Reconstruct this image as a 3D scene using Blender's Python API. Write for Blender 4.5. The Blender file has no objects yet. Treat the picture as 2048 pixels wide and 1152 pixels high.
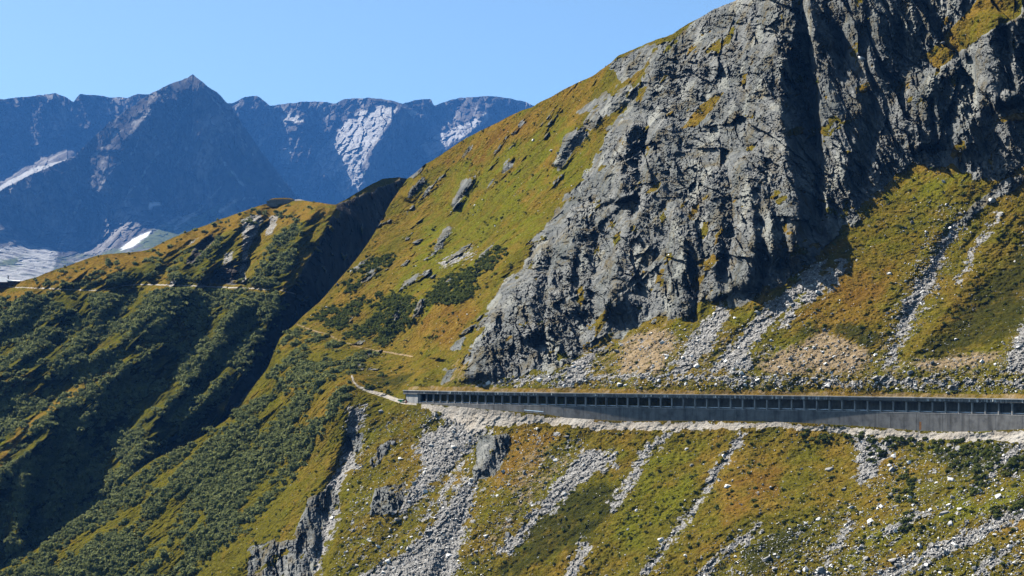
# Alpine hillside with an avalanche gallery, built as real geometry in metres.
# World: camera at the origin looking along +Y, Z up.
import bpy, bmesh, math, time
import numpy as np
T0 = time.time()
RNG = np.random.default_rng(7)
R = math.radians
C = bpy.context.scene.collection
F, U0, V0 = 2048 * 70 / 36, 1024.0, 734.0      # focal length in survey units, axis, horizon

def world(u, v, D):
    return np.stack([(u - U0) / F * D, D + 0 * u, (V0 - v) / F * D], -1)

# ------------------------------------------------------------------ noise
def _h(ix, iy, iz, seed):
    h = (ix.astype(np.uint32) * np.uint32(374761393) + iy.astype(np.uint32) * np.uint32(668265263)
         + iz.astype(np.uint32) * np.uint32(2147483647) + np.uint32((seed * 974634777 + 12345) % 4294967296))
    h = (h ^ (h >> np.uint32(13))) * np.uint32(1274126177)
    h = (h ^ (h >> np.uint32(16))) * np.uint32(2246822519)
    return h ^ (h >> np.uint32(13))

def _f(h):
    return (h & np.uint32(0xFFFFFF)).astype(np.float32) / np.float32(16777215.0)

def vnoise(p, seed):
    """gradient-like noise in about [-1, 1]"""
    i = np.floor(p).astype(np.int64)
    f = (p - i).astype(np.float32)
    w = f * f * f * (f * (f * 6 - 15) + 10)
    out = 0
    for dx in (0, 1):
        for dy in (0, 1):
            for dz in (0, 1):
                h = _h(i[..., 0] + dx, i[..., 1] + dy, i[..., 2] + dz, seed)
                gx = (h & np.uint32(1023)).astype(np.float32) / 511.5 - 1
                gy = ((h >> np.uint32(10)) & np.uint32(1023)).astype(np.float32) / 511.5 - 1
                gz = ((h >> np.uint32(20)) & np.uint32(1023)).astype(np.float32) / 511.5 - 1
                g = gx * (f[..., 0] - dx) + gy * (f[..., 1] - dy) + gz * (f[..., 2] - dz)
                wt = (w[..., 0] if dx else 1 - w[..., 0]) * (w[..., 1] if dy else 1 - w[..., 1]) * (w[..., 2] if dz else 1 - w[..., 2])
                out = out + wt * g
    return out * 1.4

def fbm(p, scale, octv, seed, gain=0.5, ridged=False):
    p = np.asarray(p, np.float64) / scale
    a, s, tot = 1.0, 0, 0
    for o in range(octv):
        n = vnoise(p * 2.03 ** o + 17.3 * o, seed + o)
        if ridged:
            n = 1 - 2 * np.abs(n)
        s = s + a * n
        tot += a
        a *= gain
    return s / tot

def facets(p, scale, seed, tilt=1.0):
    """blocky rock: every cell of a jittered lattice gets its own tilted plane"""
    p = np.asarray(p, np.float64) / scale
    i = np.floor(p).astype(np.int64)
    best = np.full(p.shape[:-1], 9.0, np.float32)
    val = np.zeros(p.shape[:-1], np.float32)
    for dx in (-1, 0, 1):
        for dy in (-1, 0, 1):
            for dz in (-1, 0, 1):
                jx, jy, jz = i[..., 0] + dx, i[..., 1] + dy, i[..., 2] + dz
                h = _h(jx, jy, jz, seed)
                h2 = _h(jx, jy, jz, seed + 91)
                qx = (p[..., 0] - jx - (h & np.uint32(1023)) / 1023.0).astype(np.float32)
                qy = (p[..., 1] - jy - ((h >> np.uint32(10)) & np.uint32(1023)) / 1023.0).astype(np.float32)
                qz = (p[..., 2] - jz - ((h >> np.uint32(20)) & np.uint32(1023)) / 1023.0).astype(np.float32)
                d = qx * qx + qy * qy + qz * qz
                t = ((h2 & np.uint32(1023)) / 511.5 - 1) * qx + (((h2 >> np.uint32(10)) & np.uint32(1023)) / 511.5 - 1) * qz
                c = (((h2 >> np.uint32(20)) & np.uint32(1023)) / 511.5 - 1).astype(np.float32) * 0.55 + tilt * t.astype(np.float32)
                m = d < best
                best = np.where(m, d, best)
                val = np.where(m, c, val)
    return val

def sstep(a, b, x):
    t = np.clip((x - a) / (b - a), 0, 1)
    return t * t * (3 - 2 * t)

# ------------------------------------------------------------------ survey fields (coarse rasters, sampled smoothly)
GX0, GY0, GS = -440, -560, 3.0
gu, gv = np.meshgrid(np.arange(GX0, 2960, GS), np.arange(GY0, 1480, GS))

def sample(field, u, v):
    x = np.clip((u - GX0) / GS, 0, field.shape[1] - 1.001)
    y = np.clip((v - GY0) / GS, 0, field.shape[0] - 1.001)
    i, j = x.astype(int), y.astype(int)
    fx, fy = x - i, y - j
    return (field[j, i] * (1 - fx) + field[j, i + 1] * fx) * (1 - fy) + (field[j + 1, i] * (1 - fx) + field[j + 1, i + 1] * fx) * fy

def sdf(poly):
    """signed distance to a polygon, positive inside"""
    poly = np.array(poly, float)
    d = np.full(gu.shape, 1e9)
    inside = np.zeros(gu.shape, bool)
    for a, b in zip(poly, np.roll(poly, -1, 0)):
        e = b - a
        t = np.clip(((gu - a[0]) * e[0] + (gv - a[1]) * e[1]) / (e @ e + 1e-9), 0, 1)
        d = np.minimum(d, np.hypot(gu - a[0] - t * e[0], gv - a[1] - t * e[1]))
        if a[1] != b[1]:
            c = (a[1] > gv) != (b[1] > gv)
            inside ^= c & (gu < e[0] * (gv - a[1]) / e[1] + a[0])
    return np.where(inside, d, -d)

def union(*polys):
    f = np.full(gu.shape, -1e9)
    for p in polys:
        f = np.maximum(f, sdf(p))
    return f

def line(pts, grid=None):
    """distance to a polyline, side (+1 = right of a downward line) and position along it"""
    pts = np.array(pts, float)
    U, V = (gu, gv) if grid is None else grid
    d = np.full(U.shape, 1e9)
    side = np.zeros(U.shape)
    along = np.zeros(U.shape)
    n = len(pts) - 1
    for k in range(n):
        a, b = pts[k, :2], pts[k + 1, :2]
        e = b - a
        t0 = ((U - a[0]) * e[0] + (V - a[1]) * e[1]) / (e @ e + 1e-9)
        t = np.clip(t0, 0, 1)
        dd = np.hypot(U - a[0] - t * e[0], V - a[1] - t * e[1])
        cr = e[0] * (V - a[1]) - e[1] * (U - a[0])
        m = dd < d
        d = np.where(m, dd, d)
        side = np.where(m, np.where(cr < 0, 1.0, -1.0), side)
        along = np.where(m, (k + t) / n, along)
    return d, side, along

def streak(pts, w):
    d, _, al = line(pts)
    return w - d

def rib(pts, amp, wl, wr, ends=0.12):
    d, side, al = line(pts)
    w = np.where(side > 0, wr, wl)
    x = np.clip(1 - d / w, 0, 1)
    prof = np.where(side > 0, x, x * x * (3 - 2 * x) * 0.5 + x * 0.5)
    tap = sstep(0, ends, al + 0.02) * sstep(0, ends, 1.02 - al)
    return amp * prof * tap

def tps(ctrl):
    """thin-plate interpolation of log depth through survey points (u, v, D)"""
    c = np.array(ctrl, float)
    X = c[:, :2] / 500.0
    y = np.log(c[:, 2])
    n = len(c)
    r2 = ((X[:, None] - X[None]) ** 2).sum(-1)
    K = 0.5 * r2 * np.log(r2 + 1e-9) + np.eye(n) * 2e-3
    P = np.c_[np.ones(n), X]
    A = np.block([[K, P], [P.T, np.zeros((3, 3))]])
    sol = np.linalg.solve(A, np.r_[y, 0, 0, 0])
    Xg, Yg = gu / 500.0, gv / 500.0
    out = sol[n] + sol[n + 1] * Xg + sol[n + 2] * Yg
    for k in range(n):
        r2 = (Xg - X[k, 0]) ** 2 + (Yg - X[k, 1]) ** 2
        out = out + sol[k] * 0.5 * r2 * np.log(r2 + 1e-9)
    return out

def curve(pts):
    p = np.array(pts, float)
    return lambda u: np.interp(u, p[:, 0], p[:, 1])

# ------------------------------------------------------------------ scene helpers
def tag(o, label=None, cat=None, group=None, kind=None):
    for k, v in (('label', label), ('category', cat), ('group', group), ('kind', kind)):
        if v: o[k] = v
    return o

def mesh_obj(name, verts, faces, mats=(), parent=None, attrs=None, smooth=False):
    """faces: (n,3) or (n,4) int array, or a list of tuples"""
    me = bpy.data.meshes.new(name)
    verts = np.asarray(verts, np.float32).reshape(-1, 3)
    if isinstance(faces, np.ndarray):
        n, k = faces.shape
        me.vertices.add(len(verts)); me.vertices.foreach_set('co', verts.ravel())
        me.loops.add(n * k); me.loops.foreach_set('vertex_index', faces.astype(np.int32).ravel())
        me.polygons.add(n); me.polygons.foreach_set('loop_start', np.arange(0, n * k, k, dtype=np.int32))
        me.update(calc_edges=True)
    else:
        me.from_pydata([tuple(map(float, v)) for v in verts], [], faces)
        me.update()
    for m in (mats if isinstance(mats, (list, tuple)) else [mats]): me.materials.append(m)
    for nm, arr in (attrs or {}).items():
        a = me.attributes.new(nm, 'FLOAT_COLOR', 'POINT')
        a.data.foreach_set('color', np.ascontiguousarray(arr, np.float32).ravel())
    me.polygons.foreach_set('use_smooth', np.full(len(me.polygons), bool(smooth)))
    o = bpy.data.objects.new(name, me)
    C.objects.link(o)
    if parent: o.parent = parent
    return o

def empty(name, loc):
    o = bpy.data.objects.new(name, None); C.objects.link(o)
    o.location = loc; o.empty_display_size = 0.5
    return o

def compact(verts, faces, attrs):
    used = np.unique(faces)
    lut = np.full(len(verts), -1, np.int64); lut[used] = np.arange(len(used))
    return verts[used], lut[faces], {k: a[used] for k, a in attrs.items()}

def grid_faces(ny, nx):
    i = np.arange(ny * nx).reshape(ny, nx)
    return np.stack([i[:-1, :-1], i[1:, :-1], i[1:, 1:], i[:-1, 1:]], -1).reshape(-1, 4)

# ------------------------------------------------------------------ materials
def nmat(name):
    m = bpy.data.materials.new(name); m.use_nodes = True
    nt = m.node_tree
    b = nt.nodes['Principled BSDF']
    b.inputs['Roughness'].default_value = 0.9
    b.inputs['Specular IOR Level'].default_value = 0.0
    return m, nt, b

class N:
    """terse node builder"""
    def __init__(s, nt):
        s.nt = nt
        s.pos = nt.nodes.new('ShaderNodeNewGeometry').outputs['Position']
    def map(s, scale=(1, 1, 1), rot=(0, 0, 0), src=None):
        n = s.nt.nodes.new('ShaderNodeMapping'); s.nt.links.new(src or s.pos, n.inputs['Vector'])
        n.inputs['Scale'].default_value = scale; n.inputs['Rotation'].default_value = rot
        return n.outputs[0]
    def noise(s, size, detail=3, rough=0.55, vec=None, out='Fac', dist=0.0):
        n = s.nt.nodes.new('ShaderNodeTexNoise'); s.nt.links.new(vec or s.pos, n.inputs['Vector'])
        n.inputs['Scale'].default_value = 1.0 / size; n.inputs['Detail'].default_value = detail
        n.inputs['Roughness'].default_value = rough; n.inputs['Distortion'].default_value = dist
        return n.outputs[out]
    def voro(s, size, vec=None, out='Color', feature='F1'):
        n = s.nt.nodes.new('ShaderNodeTexVoronoi'); s.nt.links.new(vec or s.pos, n.inputs['Vector'])
        n.feature = feature; n.inputs['Scale'].default_value = 1.0 / size
        return n.outputs[out]
    def ramp(s, fac, stops, interp='LINEAR'):
        n = s.nt.nodes.new('ShaderNodeValToRGB'); s.nt.links.new(fac, n.inputs['Fac'])
        n.color_ramp.interpolation = interp
        e = n.color_ramp.elements
        while len(e) < len(stops): e.new(0.5)
        for k, (p, c) in enumerate(stops):
            e[k].position = p
            e[k].color = (c, c, c, 1) if isinstance(c, (int, float)) else (*c, 1)
        return n.outputs['Color']
    def mix(s, fac, a, b, mode='MIX'):
        n = s.nt.nodes.new('ShaderNodeMix'); n.data_type = 'RGBA'; n.blend_type = mode
        for sock, val in ((n.inputs[0], fac), (n.inputs[6], a), (n.inputs[7], b)):
            if isinstance(val, (int, float)): sock.default_value = val
            elif isinstance(val, tuple): sock.default_value = (*val, 1)
            else: s.nt.links.new(val, sock)
        return n.outputs[2]
    def math(s, op, a, b=0.0):
        n = s.nt.nodes.new('ShaderNodeMath'); n.operation = op
        for sock, val in ((n.inputs[0], a), (n.inputs[1], b)):
            if isinstance(val, (int, float)): sock.default_value = val
            else: s.nt.links.new(val, sock)
        return n.outputs[0]
    def attr(s, name):
        n = s.nt.nodes.new('ShaderNodeAttribute'); n.attribute_name = name
        p = s.nt.nodes.new('ShaderNodeSeparateColor'); s.nt.links.new(n.outputs['Color'], p.inputs[0])
        return p.outputs[0], p.outputs[1], p.outputs[2], n.outputs['Alpha']
    def bump(s, h, strength, dist):
        n = s.nt.nodes.new('ShaderNodeBump'); s.nt.links.new(h, n.inputs['Height'])
        n.inputs['Strength'].default_value = strength; n.inputs['Distance'].default_value = dist
        return n.outputs[0]
    def rnd(s):
        return s.nt.nodes.new('ShaderNodeObjectInfo').outputs['Random']

def ground_material(name):
    m, nt, b = nmat(name)
    n = N(nt)
    rock, scree, dirt, gold = n.attr('cover_a')
    green, olive, gravel, rust = n.attr('cover_b')
    # grass and heath
    big = n.noise(38, 4)
    mid = n.noise(9, 5, 0.62)
    fine = n.noise(1.6, 4, 0.7)
    g_olive = n.ramp(fine, [(0.25, (0.030, 0.030, 0.005)), (0.5, (0.098, 0.088, 0.011)), (0.78, (0.19, 0.165, 0.028))])
    g_gold = n.ramp(fine, [(0.25, (0.056, 0.036, 0.006)), (0.5, (0.172, 0.108, 0.018)), (0.78, (0.32, 0.215, 0.055))])
    g_green = n.ramp(fine, [(0.25, (0.034, 0.040, 0.005)), (0.5, (0.112, 0.113, 0.011)), (0.78, (0.20, 0.19, 0.026))])
    g_dark = n.ramp(fine, [(0.25, (0.014, 0.017, 0.005)), (0.55, (0.038, 0.042, 0.010)), (0.8, (0.075, 0.078, 0.018))])
    g_rust = n.ramp(fine, [(0.25, (0.06, 0.031, 0.007)), (0.5, (0.14, 0.076, 0.016)), (0.8, (0.22, 0.13, 0.035))])
    var = n.math('ADD', n.math('MULTIPLY', big, 0.55), n.math('MULTIPLY', mid, 0.45))
    fg = n.math('ADD', gold, n.math('MULTIPLY', n.math('SUBTRACT', var, 0.5), 2.6))
    col = n.mix(n.ramp(fg, [(0.25, 0.0), (0.75, 1.0)]), g_olive, g_gold)
    fgr = n.math('ADD', green, n.math('MULTIPLY', n.math('SUBTRACT', n.noise(14, 4), 0.5), 2.4))
    col = n.mix(n.ramp(fgr, [(0.3, 0.0), (0.8, 1.0)]), col, g_green)
    frs = n.math('ADD', rust, n.math('MULTIPLY', n.math('SUBTRACT', n.noise(12, 6, 0.66, n.map((1, 1, 1.0), (0, 0, 0.7))), 0.5), 2.6))
    col = n.mix(n.ramp(frs, [(0.35, 0.0), (0.85, 0.85)]), col, g_rust)
    fol = n.math('ADD', olive, n.math('MULTIPLY', n.math('SUBTRACT', n.noise(8.0, 6, 0.68), 0.5), 2.2))
    col = n.mix(n.ramp(fol, [(0.4, 0.0), (0.85, 0.9)]), col, g_dark)
    # dirt and dust
    dcol = n.ramp(n.noise(2.2, 5, 0.7), [(0.25, (0.13, 0.095, 0.055)), (0.55, (0.30, 0.225, 0.135)), (0.8, (0.45, 0.36, 0.25))])
    col = n.mix(n.ramp(n.math('ADD', dirt, n.math('MULTIPLY', n.math('SUBTRACT', n.noise(3.0, 5, 0.65), 0.5), 1.7)), [(0.35, 0.0), (0.7, 1.0)]), col, dcol)
    # loose stones
    cell = n.voro(0.9)
    scol = n.ramp(cell, [(0.1, (0.11, 0.11, 0.11)), (0.5, (0.26, 0.255, 0.248)), (0.9, (0.48, 0.47, 0.455))])
    scol = n.mix(n.ramp(n.noise(5, 4), [(0.35, 0.0), (0.7, 0.55)]), scol, (0.32, 0.305, 0.275))
    col = n.mix(n.ramp(n.math('ADD', scree, n.math('MULTIPLY', n.math('SUBTRACT', n.noise(1.8, 4, 0.7), 0.5), 1.5)), [(0.42, 0.0), (0.58, 1.0)]), col, scol)
    # bedrock
    rvec = n.map((1, 1, 0.4))
    r1 = n.noise(6.0, 6, 0.62, rvec)
    rcol = n.ramp(r1, [(0.22, (0.085, 0.09, 0.095)), (0.42, (0.17, 0.175, 0.175)), (0.6, (0.26, 0.26, 0.25)), (0.8, (0.40, 0.39, 0.365))])
    rcol = n.mix(n.ramp(n.noise(22, 6, 0.65), [(0.42, 0.0), (0.62, 0.75)]), rcol, (0.11, 0.122, 0.115))
    rcol = n.mix(n.ramp(n.noise(2.0, 3, 0.6, n.map((1, 1, 0.25))), [(0.3, 0.55), (0.5, 0.0)]), rcol, (0.07, 0.072, 0.075))
    rcol = n.mix(n.ramp(n.voro(5.5, n.map((1, 0.4, 0.3))), [(0.72, 0.0), (0.8, 0.5)]), rcol, (0.40, 0.40, 0.36))
    rcol = n.mix(n.ramp(n.noise(11, 6, 0.7), [(0.50, 0.0), (0.64, 0.6)]), rcol, (0.16, 0.115, 0.045))
    rcol = n.mix(1.0, rcol, (0.93, 0.95, 0.95), 'MULTIPLY')
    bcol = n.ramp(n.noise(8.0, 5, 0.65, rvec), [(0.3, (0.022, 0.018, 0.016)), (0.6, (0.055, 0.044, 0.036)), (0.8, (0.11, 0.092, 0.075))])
    rcol = n.mix(n.math('MULTIPLY', dirt, 0.85), rcol, bcol)  # brown bedrock colour, with shade put in for the middle ridge's dark faces
    col = n.mix(n.ramp(rock, [(0.45, 0.0), (0.55, 1.0)]), col, rcol)
    # gravel
    gcol = n.ramp(n.noise(1.1, 5, 0.75), [(0.25, (0.20, 0.178, 0.145)), (0.5, (0.38, 0.34, 0.29)), (0.8, (0.60, 0.55, 0.48))])
    gcol = n.mix(n.ramp(n.noise(7, 4), [(0.4, 0.0), (0.7, 0.6)]), gcol, (0.50, 0.49, 0.46))
    col = n.mix(n.ramp(gravel, [(0.4, 0.0), (0.6, 1.0)]), col, gcol)
    col = n.mix(1.0, col, (0.78, 0.78, 0.78), 'MULTIPLY')
    nt.links.new(col, b.inputs['Base Color'])
    hgt = n.math('ADD', n.noise(0.9, 4, 0.75), n.math('MULTIPLY', n.noise(3.5, 3, 0.6), 1.5))
    nt.links.new(n.bump(hgt, 0.9, 0.55), b.inputs['Normal'])
    return m

def far_material():
    m, nt, b = nmat('far_mountain_rock')
    n = N(nt)
    rock, scree, snow, grn = n.attr('cover_a')
    r1 = n.noise(170, 9, 0.72, n.map((1, 0.3, 0.42), (0, 0.25, 0)))
    col = n.ramp(r1, [(0.32, (0.016, 0.015, 0.014)), (0.5, (0.075, 0.070, 0.064)), (0.68, (0.26, 0.245, 0.225))])
    gr = n.ramp(n.noise(70, 6, 0.65), [(0.3, (0.05, 0.062, 0.03)), (0.6, (0.10, 0.115, 0.045)), (0.8, (0.17, 0.175, 0.07))])
    col = n.mix(n.ramp(n.math('ADD', grn, n.math('MULTIPLY', n.math('SUBTRACT', n.noise(180, 6, 0.65), 0.5), 1.8)), [(0.4, 0.0), (0.7, 1.0)]), col, gr)
    sc = n.ramp(n.noise(40, 7, 0.72), [(0.3, (0.16, 0.158, 0.152)), (0.7, (0.42, 0.415, 0.40))])
    col = n.mix(n.ramp(n.math('ADD', scree, n.math('MULTIPLY', n.math('SUBTRACT', n.noise(90, 6, 0.65), 0.5), 1.6)), [(0.4, 0.0), (0.65, 1.0)]), col, sc)
    col = n.mix(snow, col, (0.80, 0.82, 0.85))
    nt.links.new(col, b.inputs['Base Color'])
    nt.links.new(n.bump(n.noise(36, 6, 0.7), 0.8, 16.0), b.inputs['Normal'])
    return m

def stone_material(name, lo, hi):
    m, nt, b = nmat(name)
    n = N(nt)
    cell = n.noise(1.3, 4, 0.7)
    big = n.noise(7.0, 2, 0.5)
    col = n.ramp(n.math('ADD', n.math('MULTIPLY', cell, 0.6), n.math('MULTIPLY', big, 0.4)), [(0.3, lo), (0.7, hi)])
    nt.links.new(col, b.inputs['Base Color'])
    nt.links.new(n.bump(n.noise(0.3, 4, 0.7), 0.6, 0.12), b.inputs['Normal'])
    return m

def leaf_material(name, lo, mid, hi):
    m, nt, b = nmat(name)
    n = N(nt)
    f = n.math('ADD', n.math('MULTIPLY', n.noise(0.8, 2, 0.6), 0.55), n.math('MULTIPLY', n.noise(7.0, 3, 0.6), 0.45))
    nt.links.new(n.ramp(f, [(0.3, lo), (0.5, mid), (0.72, hi)]), b.inputs['Base Color'])
    b.inputs['Roughness'].default_value = 0.7
    tr = nt.nodes.new('ShaderNodeBsdfTranslucent'); mx = nt.nodes.new('ShaderNodeMixShader'); mx.inputs[0].default_value = 0.3
    nt.links.new(b.inputs['Base Color'].links[0].from_socket, tr.inputs['Color'])
    nt.links.new(b.outputs[0], mx.inputs[1]); nt.links.new(tr.outputs[0], mx.inputs[2])
    nt.links.new(mx.outputs[0], nt.nodes['Material Output'].inputs['Surface'])
    return m

def concrete_material(name, base, streaky=0.0, rustspot=None):
    m, nt, b = nmat(name)
    n = N(nt)
    k = tuple(base)
    dk = tuple(c * 0.55 for c in k); lt = tuple(min(1, c * 1.3) for c in k)
    col = n.ramp(n.noise(3.5, 6, 0.65), [(0.3, dk), (0.5, k), (0.72, lt)])
    vs = n.noise(2.2, 4, 0.65, n.map((1, 1, 0.06)))
    col = n.mix(n.ramp(vs, [(0.3, 0.6), (0.5, 0.0)]), col, tuple(c * 0.3 for c in k))
    if streaky:
        wv = n.noise(1.2, 3, 0.6, n.map((1, 1, 0.08)))
        zone = n.noise(26, 2, 0.5)
        f = n.math('MULTIPLY', n.ramp(wv, [(0.52, 0.0), (0.62, 1.0)]), n.ramp(zone, [(0.46, 0.0), (0.54, streaky)]))
        col = n.mix(f, col, (0.72, 0.72, 0.70))
    nt.links.new(col, b.inputs['Base Color'])
    nt.links.new(n.bump(n.noise(0.5, 4, 0.7), 0.4, 0.05), b.inputs['Normal'])
    return m

def plain_material(name, col, rough=0.6, var=0.25, size=0.6, metal=0.0):
    m, nt, b = nmat(name)
    n = N(nt)
    c = n.ramp(n.noise(size, 4, 0.6), [(0.3, tuple(x * (1 - var) for x in col)), (0.7, tuple(min(1, x * (1 + var)) for x in col))])
    nt.links.new(c, b.inputs['Base Color'])
    b.inputs['Roughness'].default_value = rough
    b.inputs['Metallic'].default_value = metal
    return m

MG = ground_material('alpine_ground')
MF = far_material()
M_ROCK = stone_material('granite_boulder', (0.16, 0.16, 0.16), (0.42, 0.41, 0.395))
M_ROCKPALE = stone_material('pale_granite_boulder', (0.55, 0.54, 0.52), (0.88, 0.87, 0.84))
M_LEAF = leaf_material('alder_leaves', (0.075, 0.092, 0.032), (0.165, 0.188, 0.070), (0.30, 0.31, 0.135))
M_LEAFD = leaf_material('dark_shrub_leaves', (0.040, 0.055, 0.014), (0.095, 0.115, 0.030), (0.17, 0.19, 0.055))
M_WOOD = plain_material('bush_stem', (0.07, 0.05, 0.035))
M_CONC = concrete_material('weathered_concrete', (0.21, 0.207, 0.2))
M_FASCIA = concrete_material('stained_roof_concrete', (0.20, 0.198, 0.19), 0.9)
M_POST = concrete_material('pale_concrete_post', (0.40, 0.39, 0.375))
M_PORTAL = concrete_material('portal_concrete', (0.42, 0.42, 0.41))
M_ASPH = plain_material('gallery_asphalt', (0.06, 0.06, 0.062), 0.9)
M_STEEL = plain_material('galvanised_steel', (0.45, 0.47, 0.5), 0.5, 0.15, 0.5, 0.6)

# ================================================================== NEAR MOUNTAIN
g_pts = [(805, 962, ), (838, 950), (900, 928), (990, 899), (1100, 870), (1264, 838), (1400, 813), (1540, 788), (1772, 748), (1904, 726), (2048, 700), (2250, 664), (2500, 620), (2750, 577), (2950, 545)]
_gp = np.array(g_pts, float)
def gal_D(u):                                    # smooth plan curve of the gallery's front
    c = np.polyfit((_gp[:, 0] - 1500) / 700, _gp[:, 1], 5)
    return np.polyval(c, (np.asarray(u) - 1500) / 700)
Z_ROAD, Z_SOFFIT, Z_ROOF = -17.2, -12.9, -11.25
v_wallbase = curve([(700, 775), (760, 790), (805, 804), (838, 807), (890, 811), (990, 820.5), (1050, 825), (1100, 829.5), (1132, 836), (1211, 841), (1264, 842.5), (1396, 841.5), (1540, 843), (1640, 848), (1719, 852), (1825, 861), (1904, 864), (1957, 864), (2048, 858), (2250, 849), (2600, 855), (2950, 870)])

S1_TOP = curve([(-200, 1252), (-150, 1225), (-60, 1170), (0, 1140), (50, 1115), (90, 1087), (130, 1058), (170, 1028), (212, 1000), (253, 960), (290, 930), (330, 908), (379, 888), (411, 868), (451, 841), (478, 814), (510, 769), (537, 733), (560, 676), (575, 660), (591, 648),
                (615, 625), (640, 603), (660, 580), (690, 545), (715, 515), (735, 488), (750, 463), (765, 436), (780, 408), (800, 378), (815, 357), (830, 345), (850, 328), (868, 320), (880, 312), (920, 283), (960, 262), (1000, 243), (1040, 222), (1065, 213),
                (1075, 207), (1100, 195), (1130, 178), (1160, 163), (1185, 152), (1200, 140), (1222, 126), (1236, 112), (1262, 100), (1290, 88), (1315, 78), (1345, 68), (1375, 48), (1400, 35), (1430, 18), (1462, 3), (1500, -14), (1600, -60), (2048, -200), (2300, -280), (2960, -430)])

ctrl = [(u, v_wallbase(u), gal_D(u)) for u in (838, 900, 990, 1100, 1264, 1400, 1540, 1700, 1850, 2048, 2230, 2500, 2800)]
def v_of(z, u, D): return V0 - z / D * F
ctrl += [(u, v_of(Z_ROOF, u, gal_D(u)), gal_D(u)) for u in (838, 900, 990, 1100, 1264, 1400, 1540, 1700, 1850, 2048, 2230, 2500, 2800)]
# lower slope
ctrl += [(2850, 1300, 500), (2850, 1000, 530), (2850, 500, 615), (2850, 100, 670), (2850, -350, 700), (2500, 1100, 575), (2500, 500, 705), (2500, -100, 805), (2230, 1250, 592), (2048, 1152, 620), (2048, 1000, 655), (1800, 1152, 655), (1800, 1000, 695), (1500, 1152, 700), (1500, 1000, 742), (1264, 1152, 742), (1264, 1000, 785),
         (1000, 1152, 795), (1000, 1000, 838), (850, 1152, 822), (850, 1000, 872), (700, 1152, 850), (700, 1000, 905), (560, 1230, 850), (560, 1100, 905), (400, 1230, 905), (400, 1100, 960),
         (200, 1230, 960), (200, 1100, 1010), (0, 1240, 1000), (0, 1150, 1035), (-180, 1260, 1040)]
# left flank
ctrl += [(700, 880, 955), (560, 950, 985), (451, 850, 1075), (560, 800, 1060), (640, 760, 1030), (700, 770, 1000), (780, 790, 975), (591, 650, 1175), (680, 670, 1120), (750, 700, 1075), (820, 720, 1030), (930, 720, 955),
         (212, 1002, 1070), (330, 910, 1080), (700, 535, 1230), (780, 600, 1130), (900, 600, 1050), (765, 440, 1290), (815, 360, 1330), (900, 450, 1215), (1000, 400, 1165), (1000, 550, 1035), (1060, 216, 1235), (1150, 300, 1125), (1230, 118, 1160)]
# talus and cliffs
ctrl += [(1000, 740, 920), (1200, 680, 905), (1200, 550, 965), (1150, 420, 1050), (1300, 250, 1050), (1470, 0, 1065), (1400, 400, 938), (1400, 620, 870), (1600, 540, 845), (1600, 300, 925), (1600, 0, 985), (1750, 380, 880), (1820, 330, 890), (1750, 600, 810),
         (1900, 600, 790), (2048, 600, 770), (2048, 350, 832), (1950, 345, 856), (1900, 200, 882), (2048, 200, 842), (2048, 0, 858), (2230, -250, 850), (1600, -60, 1000), (1850, 100, 918), (1900, 720, 745), (1600, 720, 795), (1350, 730, 838), (2048, 730, 716), (2230, 500, 775)]
LN1 = tps(ctrl)

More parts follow.
